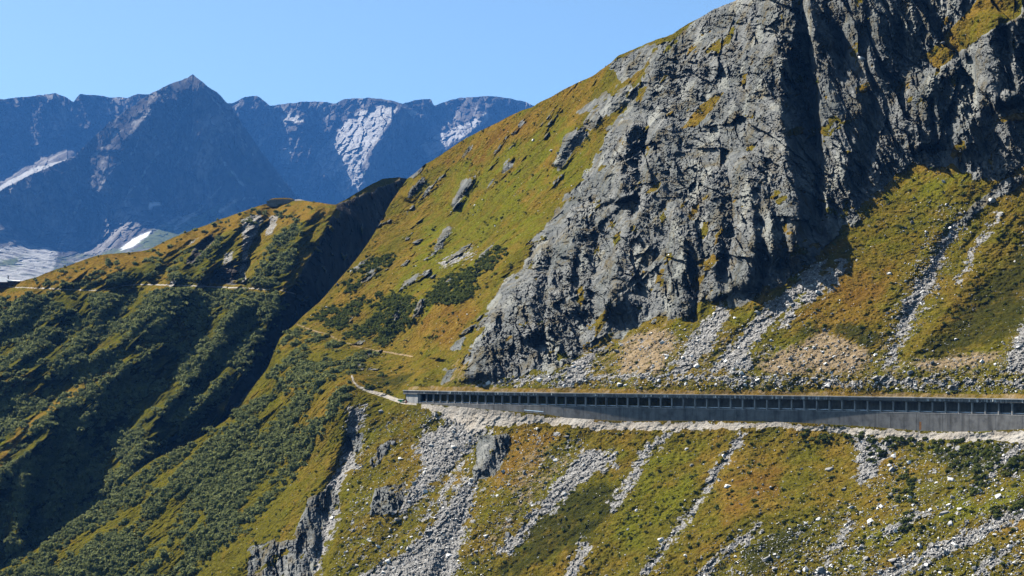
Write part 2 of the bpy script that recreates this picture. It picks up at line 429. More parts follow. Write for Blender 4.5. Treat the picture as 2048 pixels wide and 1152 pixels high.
RIBS1 = sum([
    # cliff
    rib([(1268, 236), (1250, 290), (1243, 350), (1255, 405)], 24, 75, 34),
    rib([(1345, 215), (1312, 270), (1297, 330), (1280, 410), (1240, 500), (1215, 580), (1205, 640)], 16, 34, 70),
    rib([(1330, 60), (1310, 150), (1290, 220)], 11.2, 50, 40),
    rib([(1575, -60), (1590, 60), (1555, 150), (1562, 250), (1588, 350), (1600, 440), (1570, 540)], 27, 130, 72),
    rib([(1745, -60), (1745, 90), (1738, 160), (1722, 230), (1705, 290), (1690, 350), (1672, 410)], 8, 100, 50, 0.3),
    rib([(1485, 300), (1505, 420), (1512, 500), (1490, 590)], 17.6, 60, 42),
    rib([(1345, 400), (1368, 500), (1362, 560), (1382, 640)], 14.4, 45, 36),
    rib([(1420, 330), (1440, 450), (1430, 560), (1445, 600)], 12.8, 40, 34),
    rib([(1995, 20), (1988, 100), (2012, 220)], 19.2, 70, 55),
    rib([(1870, 140), (1850, 210), (1865, 300)], 14.4, 60, 40),
    rib([(1940, 160), (1945, 240), (1925, 310)], 11.2, 50, 40),
    rib([(1100, 440), (1075, 520), (1060, 600), (1075, 680)], 14.4, 60, 50),
    rib([(1170, 400), (1150, 480), (1140, 560), (1150, 640)], 14.4, 50, 45),
    rib([(1030, 560), (985, 640), (955, 700), (950, 762)], 14.4, 40, 60),
    rib([(1225, 570), (1200, 640), (1170, 700)], 11.2, 25, 40),
    # clefts: the left side falls away slowly, the right wall returns abruptly
    -rib([(1598, -60), (1620, 120), (1632, 250), (1640, 400), (1646, 490)], 26, 66, 13),
    -rib([(1294, 245), (1288, 330), (1278, 410), (1262, 445)], 16, 44, 10),
    -rib([(1748, 170), (1754, 260), (1736, 330), (1712, 390)], 9, 40, 12),
    -rib([(1522, 430), (1536, 520), (1510, 605)], 11, 34, 9),
    -rib([(1388, 510), (1394, 600), (1386, 650)], 9, 30, 8),
    -rib([(1456, 320), (1466, 450), (1450, 560)], 9, 26, 8),
    -rib([(1228, 555), (1192, 645)], 7, 22, 8), -rib([(1104, 510), (1086, 620), (1092, 705)], 7, 26, 8), -rib([(1165, 470), (1150, 600)], 7, 26, 8),
    -rib([(1862, 190), (1872, 310)], 9, 32, 9), -rib([(1942, 110), (1952, 235)], 9, 32, 9), -rib([(2012, 50), (2024, 190)], 12, 44, 11),
    -rib([(1482, 90), (1492, 255)], 7, 30, 9), -rib([(1422, 110), (1410, 245)], 6, 26, 9), -rib([(1690, 20), (1686, 165)], 7, 26, 8), -rib([(1802, 40), (1812, 185)], 8, 28, 9), -rib([(1570, 440), (1575, 545)], 8, 26, 9), -rib([(1330, 400), (1335, 520)], 7, 26, 9),
    # rock steps on the grassy flank
    rib([(1165, 250), (1135, 285), (1108, 335)], 15.3, 26, 22),
    rib([(1265, 165), (1225, 205), (1180, 255)], 13.6, 36, 26),
    rib([(1030, 312), (1010, 335), (990, 355)], 6.8, 16, 14),
    rib([(945, 350), (925, 380), (903, 415)], 11.9, 20, 18),
    rib([(905, 452), (880, 482), (862, 505)], 11.9, 20, 18),
    rib([(848, 590), (835, 612), (822, 645)], 10.2, 18, 16),
    rib([(800, 600), (780, 640), (770, 668)], 6.8, 18, 16),
    rib([(845, 350), (825, 375), (810, 400)], 11.9, 20, 20),
    rib([(1060, 470), (1020, 520), (985, 570)], 8.5, 40, 24),
    rib([(985, 445), (930, 500), (880, 545)], 6.8, 50, 26),
    # spur left of the gallery, gullies below
    rib([(715, 745), (700, 800), (650, 870), (600, 960), (545, 1050), (470, 1160)], 10, 110, 70),
    rib([(590, 650), (545, 760), (480, 860), (380, 960), (260, 1060), (140, 1160)], 7, 50, 60),
    rib([(640, 720), (580, 830), (500, 940), (400, 1050), (300, 1140)], 5, 50, 40),
    rib([(685, 955), (615, 1005), (592, 1070), (580, 1160), (580, 1230)], 9, 70, 42),
    rib([(545, 1080), (530, 1130), (525, 1200)], 6, 22, 16),
    rib([(835, 725), (850, 745), (845, 775)], 6, 40, 26),
    rib([(935, 690), (925, 730), (930, 765)], 5, 30, 40),
    rib([(1000, 862), (985, 900), (965, 950)], 5, 44, 30),
    rib([(800, 955), (775, 990), (755, 1030)], 2.5, 40, 40),
    rib([(788, 866), (765, 895), (742, 935)], 2, 22, 14),
    -rib([(888, 718), (884, 745), (880, 772)], 11, 52, 10), -rib([(715, 820), (700, 900), (660, 985), (655, 1050), (632, 1150)], 7, 22, 26),
    -rib([(1487, 865), (1445, 928), (1408, 985), (1350, 1070), (1280, 1160)], 1.7, 10, 14),
    -rib([(985, 862), (900, 950), (830, 1020), (740, 1120)], 4, 40, 30),
    -rib([(1040, 860), (950, 985), (900, 1100), (860, 1230)], 4, 30, 30),
    # slope bodies above the gallery
    rib([(1960, 350), (1880, 470), (1790, 590), (1690, 680)], 7, 150, 60),
    rib([(2048, 400), (1960, 530), (1880, 640), (1830, 710)], 6, 90, 50),
    -rib([(1920, 440), (1870, 540), (1810, 650), (1780, 740)], 3, 26, 26),
    -rib([(1640, 520), (1560, 610), (1480, 690), (1410, 750)], 3, 30, 30),
])

P_CLIFF = [(1500, -400), (1440, -20), (1400, 40), (1345, 75), (1300, 110), (1285, 150), (1262, 195), (1238, 240), (1212, 270), (1190, 320), (1168, 360), (1130, 400), (1100, 430), (1075, 480), (1050, 530), (1010, 570), (985, 600), (965, 650), (945, 690), (933, 720), (938, 765), (1000, 762), (1060, 745), (1110, 745), (1150, 722), (1190, 690), (1215, 665), (1240, 680), (1270, 650), (1320, 630), (1370, 637), (1400, 605), (1440, 585), (1460, 622), (1500, 603), (1530, 580), (1590, 545), (1640, 505), (1680, 470), (1700, 440), (1740, 395), (1800, 342), (1830, 325), (1890, 337), (1940, 342), (1975, 367), (2048, 337), (2300, 240), (3000, 200), (3000, -560), (1500, -560)]
CLIFFD = sdf(P_CLIFF)
ROCK1 = union(    [(1100, 325), (1130, 272), (1162, 252), (1182, 268), (1150, 302), (1118, 347)], [(1160, 252), (1200, 202), (1262, 166), (1275, 200), (1212, 232), (1180, 262)],
    [(1000, 345), (1015, 322), (1032, 315), (1030, 335), (1005, 355)], [(898, 412), (920, 360), (947, 352), (932, 390), (905, 422)], [(858, 503), (884, 458), (908, 452), (884, 496)],
    [(818, 642), (835, 600), (852, 588), (842, 632)], [(772, 665), (790, 625), (804, 600), (800, 640)], [(812, 398), (826, 370), (848, 350), (845, 372), (822, 400)],
    [(880, 772), (890, 738), (912, 735), (905, 765)], [(898, 702), (914, 680), (932, 674), (922, 702)],
    [(958, 868), (1022, 862), (1018, 905), (992, 952), (944, 970), (948, 916)], [(748, 975), (814, 961), (816, 994), (788, 1028), (735, 1033)], [(735, 938), (760, 884), (788, 868), (784, 895), (752, 938)],
    [(498, 1090), (589, 1073), (615, 994), (672, 966), (680, 1005), (638, 1073), (627, 1152), (620, 1260), (480, 1260)], [(690, 864), (730, 862), (722, 905), (684, 905)],
    [(1985, 365), (2048, 345), (2048, 372), (1975, 410), (1925, 450), (1915, 440)],
    [(1215, 130), (1240, 112), (1320, 80), (1290, 140), (1240, 165)], [(1215, 175), (1150, 225), (1170, 228), (1225, 190)])
GRASS_IN = union([(1848, 112), (1900, 60), (1950, 0), (2000, -40), (2060, -40), (2040, 30), (1965, 72), (1900, 122), (1868, 137)], [(1360, 262), (1400, 210), (1455, 178), (1440, 205), (1395, 250)], [(1225, 470), (1245, 455), (1240, 480), (1225, 500)],
    [(1190, 640), (1230, 590), (1215, 640), (1190, 680)], [(1150, 590), (1165, 560), (1170, 600), (1155, 620)], [(1710, 175), (1745, 160), (1735, 185), (1715, 190)], [(1990, 235), (2060, 220), (2060, 240), (1985, 245)])
SCREE1 = union([(1625, 525), (1652, 525), (1640, 562), (1560, 632), (1530, 662), (1500, 700), (1512, 742), (1440, 742), (1398, 757), (1430, 720), (1480, 670), (1520, 630), (1560, 590)],
    [(1690, 513), (1702, 518), (1670, 572), (1600, 622), (1580, 652), (1545, 662), (1600, 590)],
    [(1908, 440), (1927, 450), (1892, 500), (1872, 560), (1842, 610), (1822, 650), (1800, 690), (1790, 732), (1768, 742), (1790, 680), (1800, 620), (1830, 570), (1870, 510)],
    [(1160, 710), (1205, 695), (1175, 740), (1155, 775), (1105, 775)], [(2060, 630), (2022, 690), (2008, 742), (2060, 752)], [(1400, 650), (1447, 602), (1462, 630), (1420, 700), (1372, 748), (1336, 748)],
    [(878, 526), (946, 493), (947, 510), (888, 534)],
    [(866, 825), (1002, 838), (985, 858), (940, 890), (900, 940), (860, 980), (830, 1012), (798, 1032), (788, 1010), (830, 960), (850, 930), (828, 900), (848, 860), (900, 850)],
    [(932, 950), (957, 958), (947, 1010), (932, 1070), (905, 1152), (860, 1240), (680, 1240), (718, 1152), (800, 1110), (850, 1060), (900, 990)],
    [(1164, 900), (1236, 903), (1232, 937), (1193, 947), (1149, 979), (1112, 1020), (1083, 1033), (1046, 1080), (1020, 1110), (990, 1100), (1032, 1066), (1076, 1007), (1123, 948)],
    [(700, 812), (732, 812), (722, 870), (712, 930), (690, 960), (668, 1000), (675, 1040), (650, 1100), (634, 1160), (615, 1160), (640, 1060), (648, 985), (680, 930), (692, 870)],
    [(1705, 868), (1790, 880), (1760, 920), (1735, 968), (1708, 966), (1720, 920)],
    [(2020, 1095), (1985, 1130), (1955, 1165), (1935, 1165), (1965, 1125), (1995, 1100)])
SCREE1 = np.maximum.reduce([SCREE1, streak([(1330, 872), (1290, 905), (1255, 975), (1225, 1010)], 9), streak([(1486, 865), (1445, 926), (1408, 985), (1350, 1070), (1280, 1160)], 7),
    streak([(2070, 1012), (1930, 1080), (1830, 1125), (1720, 1175)], 13), streak([(1520, 1052), (1450, 1100), (1390, 1160)], 7), streak([(1172, 1090), (1155, 1120), (1138, 1160)], 11),
    streak([(1700, 1045), (1660, 1110), (1640, 1160)], 8), streak([(950, 870), (905, 960), (850, 1040)], 5), streak([(2060, 880), (1990, 930), (1985, 950)], 6),
    streak([(1860, 1020), (1780, 1060)], 6), streak([(2000, 430), (1950, 500), (1920, 560)], 5), streak([(960, 768), (1100, 755), (1250, 752), (1500, 758), (1800, 764), (2048, 768), (2200, 768)], 4)])
STONY1 = union([(930, 770), (960, 745), (1100, 740), (1220, 670), (1300, 660), (1420, 640), (1520, 680), (1600, 690), (1650, 655), (1740, 700), (1830, 715), (2000, 700), (2048, 640), (2230, 600), (2230, 785), (1500, 778), (950, 778)],
    [(830, 815), (1000, 850), (1180, 870), (1130, 950), (1080, 1010), (1000, 1100), (930, 1230), (640, 1230), (700, 1000), (720, 850)],
    [(1690, 865), (2200, 880), (2200, 1240), (1300, 1240), (1480, 1080), (1620, 1040), (1720, 980)], [(1880, 400), (1960, 420), (1860, 640), (1780, 740), (1740, 720), (1800, 560)])
DIRT1 = union([(1575, 695), (1640, 657), (1700, 680), (1742, 702), (1722, 742), (1560, 747), (1515, 732)], [(1250, 672), (1335, 640), (1350, 690), (1320, 745), (1240, 745)], [(1822, 722), (1900, 715), (1995, 700), (1985, 722), (1900, 735), (1840, 740)],
    [(905, 725), (938, 705), (940, 770), (890, 770)], [(1120, 905), (1160, 910), (1060, 1010), (1000, 1080), (960, 1090), (1040, 980)], [(1040, 900), (1110, 890), (1080, 960), (1010, 1000)])
GRAVEL1 = union([(838, 800), (1000, 815), (1100, 828), (1250, 840), (1540, 840), (1720, 850), (1900, 862), (2048, 856), (2250, 844), (2250, 872), (2048, 888), (1960, 888), (1880, 886), (1800, 888), (1700, 872), (1600, 863), (1500, 861), (1400, 866), (1300, 866), (1200, 863), (1100, 853), (1050, 851), (985, 858), (945, 874), (920, 852), (870, 828), (838, 818)])
GREEN1 = union([(1826, 335), (1942, 340), (1962, 372), (1900, 422), (1800, 402), (1750, 400)], [(1455, 640), (1560, 590), (1580, 600), (1470, 660)], [(1300, 910), (1400, 900), (1390, 980), (1280, 1090), (1200, 1080)], [(900, 330), (1130, 230), (1180, 330), (1060, 470), (900, 620), (760, 640), (800, 520)], [(1850, 980), (2048, 960), (2048, 1000), (1800, 1100), (1700, 1080)], [(1400, 735), (1440, 690), (1470, 690), (1430, 740)])
OLIVE1 = union([(2200, 440), (2048, 480), (1930, 600), (1828, 712), (1900, 717), (2000, 682), (2200, 610)], [(1090, 1010), (1210, 950), (1250, 1000), (1180, 1080), (1000, 1160), (990, 1140)], [(1600, 650), (1700, 640), (1780, 670), (1740, 700), (1650, 655), (1570, 695)], [(1480, 1100), (1600, 1040), (1640, 1060), (1500, 1170)],
    [(720, 760), (760, 740), (830, 745), (820, 775), (760, 780)], [(1860, 900), (2048, 880), (2048, 950), (1900, 950)])
RUST1 = union([(1580, 640), (1680, 560), (1790, 520), (1760, 640), (1680, 660)], [(870, 325), (1000, 250), (1080, 212), (1060, 250), (960, 330)], [(1000, 870), (1120, 860), (1080, 960), (990, 980)], [(1440, 960), (1560, 900), (1560, 1000), (1450, 1060)], [(800, 640), (880, 600), (960, 620), (900, 700)])
DENSE1 = union([(591, 648), (650, 668), (722, 690), (748, 702), (716, 740), (702, 770), (692, 800), (645, 850), (605, 920), (560, 985), (480, 1065), (390, 1130), (330, 1240), (-150, 1250), (0, 1130), (212, 1000), (411, 868), (537, 730)])
PATCH1 = union([(620, 640), (700, 598), (782, 588), (830, 600), (820, 650), (762, 690), (700, 672)], [(848, 602), (880, 562), (930, 545), (992, 500), (1012, 500), (985, 552), (940, 592), (890, 612)], [(690, 560), (740, 520), (800, 510), (760, 560), (700, 590)],
    [(730, 772), (760, 752), (815, 758), (800, 782), (750, 784)], [(850, 470), (880, 450), (870, 490), (850, 500)])
BUSH1 = union([(1890, 892), (1960, 878), (2005, 900), (1985, 945), (1905, 938)], [(1990, 930), (2060, 905), (2060, 930), (2005, 950)], [(1930, 965), (1975, 955), (1975, 985), (1935, 985)], [(1780, 965), (1825, 950), (1820, 1005), (1785, 1005)], [(1975, 1025), (2060, 1000), (2060, 1020), (1990, 1040)], [(1610, 868), (1660, 866), (1650, 890), (1620, 890)], [(1740, 895), (1760, 890), (1765, 920), (1745, 920)], [(1805, 1040), (1830, 1035), (1830, 1055), (1805, 1055)],
    [(1690, 860), (1880, 880), (1880, 905), (1690, 880)])

def build_near():
    us = np.concatenate([np.arange(-170, 2075, 1.7), np.arange(2078, 2900, 5.0)])
    nx = len(us)
    n1, n2, n3 = 500, 22, 285
    top = S1_TOP(us)
    # small roughness of the skyline
    jit = fbm(np.stack([us / 1.0, 0 * us, 0 * us], -1), 45, 5, 3, 0.6)
    top = top + jit * np.interp(us, [500, 640, 820, 1200, 1300, 1500], [7, 3, 3, 4, 7, 8])
    wb = v_wallbase(us)
    roof = v_of(Z_ROOF, us, gal_D(us))
    fb = top + 0.45 * (1240 - top)
    left = us < 805
    k = sstep(640, 800, us)
    roof = np.where(left, np.maximum(roof * k + fb * (1 - k), top + 12), roof)
    wb = np.where(left, np.maximum(wb * k + (fb + 12) * (1 - k), roof + 6), wb)
    t1 = np.linspace(0, 1, n1)[:, None]; t2 = np.linspace(0, 1, n2 + 2)[1:-1][:, None]; t3 = np.linspace(0, 1, n3)[:, None]
    V = np.concatenate([top + (roof - top) * t1, roof + (wb - roof) * t2, wb + (1440 - wb) * t3 ** 1.12], 0)
    ny = len(V)
    U = np.broadcast_to(us, V.shape).copy()
    D = np.exp(sample(LN1, U, V))
    P0 = world(U, V, D)
    # domain warp for everything that is drawn as an outline
    wu = U + 9 * fbm(P0, 14, 4, 21, 0.6) + 5 * fbm(P0, 4, 3, 31, 0.6)
    wv = V + 9 * fbm(P0, 14, 4, 41, 0.6) + 5 * fbm(P0, 4, 3, 51, 0.6)
    patch = fbm(P0 * np.array([1, 1, 0.8]), 16, 5, 61, 0.6)
    fray = fbm(P0 * np.array([1, 0.5, 0.6]), 9, 5, 66, 0.65)
    rockd = np.maximum(sample(CLIFFD, wu, wv) + 34 * fray, sample(ROCK1, wu, wv) + 12 * fray - 2)
    ledge = sample(GRASS_IN, wu, wv)
    rock = sstep(-4, 4, rockd) * (1 - sstep(-3, 5, ledge))
    # turf ledges on the cliff and rock steps in the turf
    rock = np.clip(rock - sstep(0.24, 0.34, np.maximum(patch, 0.9 * fbm(P0 @ np.array([[0.8, 0, 0.5], [0, 0.5, 0], [-0.2, 0, 0.35]]), 10, 4, 67, 0.6))) * (rockd > 4) * np.interp(V, [300, 620], [0.9, 0.7]), 0, 1)
    steps = fbm(P0 * np.array([1, 0.6, 0.6]), 12, 5, 71, 0.65)
    flank = (U > 640) & (U < 1330) & (V < 740)
    fall = P0.copy(); fall[..., 0] = 0.72 * P0[..., 0] - 0.6 * P0[..., 2]; fall[..., 2] = 0.35 * (0.6 * P0[..., 0] + 0.72 * P0[..., 2]); fall[..., 1] *= 0.4
    cragn = fbm(fall, 10, 4, 73, 0.55)
    crag = sstep(0.16, 0.30, cragn + 0.25 * fbm(P0, 60, 2, 74)) * flank * (U > 700)
    rock = np.maximum(rock, sstep(0.55, 0.9, crag) * sstep(-0.15, 0.05, fbm(P0, 8, 4, 75, 0.6)) * sstep(-420, -150, rockd))
    rock = np.maximum(rock, sstep(0.52, 0.58, steps) * ((V > 860) | flank) * (U > 560) * 0.9)
    scree_d = sample(SCREE1, wu, wv)
    stony = sstep(-6, 10, sample(STONY1, wu, wv))
    specks = fbm(P0, 3.2, 4, 81, 0.65)
    scree = np.clip(sstep(-10, 10, scree_d + 34 * specks - 1) + stony * sstep(0.02, 0.5, specks + 0.2 * patch) * 0.85, 0, 1) * (1 - rock)
    gravel_d = sample(GRAVEL1, wu, wv)
    gravel = sstep(-2, 2, gravel_d - 5 + 13 * specks)
    dirt = np.clip(sstep(-14, 14, sample(DIRT1, wu, wv)) * 0.45 + stony * 0.32 * (V < 785) * sstep(600, 700, V), 0, 1)
    # turf on the roof strip
    strip = (V < roof + 1) & (V > roof - 9 - 5 * (fbm(P0, 9, 3, 5))) & (U > 815)
    scree = np.where(strip, 0, scree); rock = np.where(strip, 0, rock)
    dirt = dirt * (1 - sstep(0.4, 0.6, rock))
    dirt = np.where(strip, 0.42, dirt)
    green = 0.15 + 0.42 * sstep(-20, 20, sample(GREEN1, wu, wv))
    olive = 0.08 + 0.80 * sstep(-18, 18, sample(OLIVE1, wu, wv)) + 0.18 * sstep(-10, 20, sample(DENSE1, wu, wv))
    rust = 0.08 + 0.5 * sstep(-20, 20, sample(RUST1, wu, wv))
    gold = 0.36 + 0.30 * sstep(-20, 20, sample(RUST1, wu, wv)) + 0.1 * (V < 700) + 0.45 * strip - 0.2 * (U < 560)
    olive = np.where(strip, 0.0, olive); green = np.where(strip, 0.1, green); rust = np.where(strip, 0.1, rust)
    # ---- relief, in metres towards the viewer
    h = sample(RIBS1, U + 6 * fbm(P0, 18, 3, 91), V)
    Pr = P0 + 3 * np.stack([fbm(P0, 22, 3, s) for s in (101, 102, 103)], -1)
    tall = np.array([1, 1, 0.42])
    slanted = Pr.copy(); slanted[..., 0] += 0.25 * slanted[..., 2]
    slanted[..., 0] += 0.10 * slanted[..., 2] * np.interp(U, [950, 1300, 1600], [2.6, 1.0, 0.0])
    vert = np.array([1, 0.12, 0.19])
    med = np.array([1, 0.25, 0.36])
    vert2 = np.array([1, 0.14, 0.20])
    slab = sstep(-0.25, 0.25, fbm(slanted * np.array([1, 0.3, 0.4]), 18, 3, 157, 0.5))
    rlow = 11.0 * fbm(slanted * vert, 30, 3, 111, 0.5, True) + 8.0 * facets(slanted * vert, 15, 121, 1.1) + 3.5 * facets(slanted * vert2, 7.5, 131, 1.4)
    crack = np.clip(fbm(slanted * vert, 9.0, 2, 159, 0.5, True) - 0.45, 0, 1)
    rd = (0.45 + 0.75 * slab) * (3.4 * facets(slanted * vert2, 3.4, 141, 1.5) + 2.2 * facets(slanted * np.array([1, 0.25, 0.35]), 1.7, 151, 1.4) + 1.1 * facets(slanted * np.array([1, 0.6, 0.8]), 1.0, 152, 1.4)) \
        + 1.3 * fbm(slanted * med, 6, 4, 155, 0.65) - 9.0 * crack + 3.6 * fbm(slanted * np.array([1, 0.10, 0.16]), 6.5, 3, 158, 0.55, True)
    soft = sstep(-15, 45, rockd)
    bulk = sstep(-10, 90, sample(CLIFFD, wu, wv))
    h = h + rlow * bulk + rd * rock * (0.55 + 0.45 * soft)
    turf = 1 - rock
    h = h + 5.2 * crag * (0.4 + 0.9 * sstep(-0.1, 0.4, fbm(P0, 25, 3, 76)))
    h = h + turf * (4.5 * fbm(P0, 60, 3, 161) + (3.6 + 2.2 * flank) * fbm(fall, 13, 4, 171, 0.6) + 1.5 * fbm(P0, 4.2, 3, 181, 0.6)) + turf * 1.1 * fbm(P0 * np.array([1, 0.6, 1.6]), 1.7, 3, 191, 0.65) + turf * sstep(-20, 20, sample(DENSE1, wu, wv)) * 4.0 * fbm(fall, 9, 3, 195, 0.5, True)
    h = h + scree * (1 - gravel) * (0.9 * facets(P0, 2.0, 201, 1.2) + 0.5 * facets(P0, 1.0, 211, 1.2))
    # keep the bench of the gallery and its roof where they belong
    near_gal = (U > 800) * np.exp(-np.clip(V - wb, 0, 99) ** 2 / 120) * (V >= wb) + (U > 800) * np.exp(-np.clip(roof - V, 0, 99) ** 2 / 160) * (V <= roof)
    h = h * (1 - np.clip(near_gal, 0, 1)) + 0.25 * near_gal * fbm(P0, 2.5, 3, 221)
    h = h + gravel * (V > wb) * (0.18 * fbm(P0, 5, 4, 231, 0.6) + 0.06 * facets(P0, 1.3, 233, 1.2))
    D2 = D - h
    inside = (U > 812) & (V > roof + 0.01) & (V < wb - 0.01)
    D2 = np.where(inside, gal_D(U) + 13.0, D2)
    rim = (U > 812) & (np.abs(V - roof) <= 0.01)
    D2 = np.where(rim, gal_D(U) + 0.5, D2)
    P = world(U, V, D2)
    # far side of the crest: drops away behind the skyline
    back = []
    for i in range(1, 11):
        s = i / 10
        q = P[0].copy()
        q[:, 1] += 260 * s
        q[:, 0] += (q[:, 0] / q[:, 1]) * 260 * s + 12 * fbm(np.stack([us, us * 0 + i * 9, us * 0], -1), 60, 3, 7)
        q[:, 2] -= 190 * s + 8 * (1 - np.cos(s * 3)) + 6 * fbm(np.stack([us, us * 0 + i * 9, us * 0], -1), 50, 3, 8) * s
        back.append(q)
    nb = len(back)
    Pall = np.concatenate([np.array(back)[::-1], P], 0)
    pad = lambda a: np.concatenate([np.repeat(a[:1], nb, 0), a], 0)
    A = np.stack([rock, scree, dirt, gold], -1); B = np.stack([green, olive, gravel, rust], -1)
    A, B = pad(A), pad(B)
    faces = grid_faces(ny + nb, nx)
    return dict(U=U, V=V, P=P, rock=rock, scree=scree, stony=stony, gravel=gravel, strip=strip, wb=wb, roof=roof, wu=wu, wv=wv, inside=inside,
                Pall=Pall.reshape(-1, 3), A=A.reshape(-1, 4), B=B.reshape(-1, 4), faces=faces, nb=nb, nx=nx, rockd=rockd, patch=patch)

S1 = build_near()
print('near', round(time.time() - T0, 1))

def facemask(pt_mask, S):
    m = np.concatenate([np.zeros((S['nb'], S['nx']), bool), pt_mask], 0).ravel()
    return m[S['faces']].sum(1) >= 3

ROAD_LINE = [(704, 752), (706, 762), (716, 773), (738, 782), (765, 790), (800, 803), (830, 807)]
PATH_LINES = [[(590, 647), (622, 660), (655, 669), (692, 686), (735, 698), (775, 705), (825, 712)]]
d_road, _, _ = line(ROAD_LINE, (S1['U'], S1['V']))
road_m = (d_road < np.interp(S1['U'], [704, 720, 800], [2.6, 3.2, 4.6])) & ~S1['inside']
d_path = np.minimum.reduce([line(p, (S1['wu'] * 0.3 + S1['U'] * 0.7, S1['wv'] * 0.3 + S1['V'] * 0.7))[0] for p in PATH_LINES])
path_m = d_path < 1.5
grav_m = (S1['gravel'] > 0.5) & (S1['V'] >= S1['wb'][None] - 0.01) & (S1['U'] > 806)
cliff_m = (S1['rockd'] > -2) & (sample(CLIFFD, S1['wu'], S1['wv']) > -12) & ~S1['inside']
f_road = facemask(road_m | grav_m, S1)
f_path = facemask(path_m, S1) & ~f_road
f_cliff = facemask(cliff_m, S1) & ~f_road & ~f_path
f_rest = ~(f_road | f_path | f_cliff)
for nm, fm, setg in (('gravel_road', f_road, True), ('footpath', f_path, True), ('mountain_cliff', f_cliff, False), ('mountain_slope', f_rest, False)):
    B = S1['B'].copy(); A = S1['A'].copy()
    if setg:
        B[:, 2] = 1.0 if nm == 'gravel_road' else 0.0; A[:, 0] = 0
        if nm != 'gravel_road': A[:, 2] = 0.9; A[:, 1] = 0
    v, f, at = compact(S1['Pall'], S1['faces'][fm], {'cover_a': A, 'cover_b': B})
    tag(mesh_obj(nm, v, f, MG, attrs=at), kind='structure')

# ================================================================== MIDDLE RIDGE
S2_TOP = curve([(-430, 740), (-200, 640), (-100, 605), (0, 572), (40, 563), (70, 555), (100, 543), (140, 530), (180, 515), (215, 508), (260, 505), (295, 500), (325, 485), (370, 465), (400, 455), (430, 443), (465, 430), (500, 418), (530, 408), (560, 405), (605, 401), (625, 403), (650, 407), (672, 409), (690, 400), (715, 385), (740, 370), (765, 357), (800, 355), (820, 358), (950, 420)])
ctrl2 = [(-150, 620, 1540), (0, 572, 1500), (150, 527, 1510), (300, 500, 1530), (450, 436, 1570), (570, 403, 1590), (675, 409, 1560), (740, 370, 1640), (815, 355, 1700), (930, 400, 1760),
         (0, 800, 1375), (0, 1000, 1300), (0, 1150, 1255), (-150, 1200, 1250), (-150, 900, 1340), (150, 600, 1470), (150, 800, 1370), (150, 1050, 1275), (300, 575, 1470), (300, 750, 1380), (300, 950, 1290), (450, 575, 1462), (450, 720, 1400), (450, 860, 1340), (575, 585, 1450), (560, 700, 1410), (620, 530, 1490), (650, 480, 1525), (660, 600, 1490), (720, 540, 1570), (780, 430, 1650)]
LN2 = tps(ctrl2)
RIBS2 = sum([
    rib([(676, 405), (642, 470), (612, 530), (580, 575), (556, 610), (520, 690), (490, 760), (455, 840)], 55, 110, 150, 0.05),
    rib([(500, 575), (474, 615), (451, 660), (424, 706), (397, 737), (361, 787), (316, 841), (289, 881), (253, 949), (200, 1010)], 37.7, 55, 33),
    rib([(470, 735), (433, 773), (380, 830), (325, 886), (226, 990)], 21.8, 30, 29),
    rib([(410, 570), (361, 602), (334, 629), (311, 674), (271, 706), (226, 746), (180, 773), (135, 805), (90, 832), (59, 863), (22, 913), (-40, 960)], 42, 70, 92, 0.06),
    rib([(350, 565), (311, 611), (271, 660), (220, 700), (108, 746), (45, 787), (-40, 830)], 21.8, 44, 27),
    rib([(230, 580), (180, 660), (149, 701), (68, 737), (-40, 790)], 24.6, 40, 29),
    rib([(165, 600), (90, 674), (0, 755), (-60, 800)], 21.8, 50, 29),
    rib([(80, 580), (30, 640), (-60, 720)], 13, 50, 29),
    rib([(110, 838), (59, 931), (45, 1000), (40, 1120)], 26.1, 40, 29),
    rib([(20, 930), (-20, 1010), (-60, 1100)], 17.4, 40, 29),
    rib([(200, 800), (160, 870), (120, 960), (100, 1060)], 17.4, 40, 29),
    # above the path
    rib([(534, 402), (503, 447), (480, 500), (462, 560)], 20.3, 46, 24),
    rib([(590, 410), (560, 470), (538, 534), (515, 575)], 20.3, 40, 24),
    rib([(440, 436), (400, 485), (370, 530), (340, 568)], 21.8, 40, 22),
    rib([(500, 415), (450, 470), (420, 520), (395, 568)], 20.3, 36, 20),
    rib([(380, 458), (330, 510), (295, 560)], 15.9, 40, 20),
    rib([(300, 497), (240, 540), (200, 570)], 8.7, 60, 29),
    rib([(215, 508), (160, 545), (120, 570)], 5.8, 60, 22),
    rib([(640, 405), (610, 450), (585, 500), (560, 560)], 14.5, 30, 17),
])
PATH2 = [(-60, 570), (0, 573), (40, 575), (100, 577), (180, 581), (215, 578), (240, 573), (270, 570), (300, 569), (340, 570), (400, 572), (430, 574), (490, 576), (520, 578), (560, 580), (592, 588)]
ROCKD2 = union([(676, 408), (815, 352), (830, 400), (700, 640), (520, 760), (430, 870), (455, 800), (510, 700), (565, 600), (612, 530), (645, 470)], [(420, 465), (385, 500), (370, 530), (385, 530), (430, 480)], [(470, 520), (500, 530), (490, 570), (420, 570), (430, 540)])  # dark brown rock whose colour also carries the shade of these faces
PALE2 = union([(480, 440), (520, 425), (530, 440), (500, 490), (492, 560), (478, 570), (485, 500)], [(450, 505), (470, 500), (455, 535), (440, 540)], [(540, 430), (560, 430), (545, 470), (530, 470)], [(380, 485), (400, 470), (395, 480), (370, 500)], [(395, 567), (405, 560), (412, 575), (395, 578)], [(340, 563), (360, 555), (350, 572), (335, 575)])
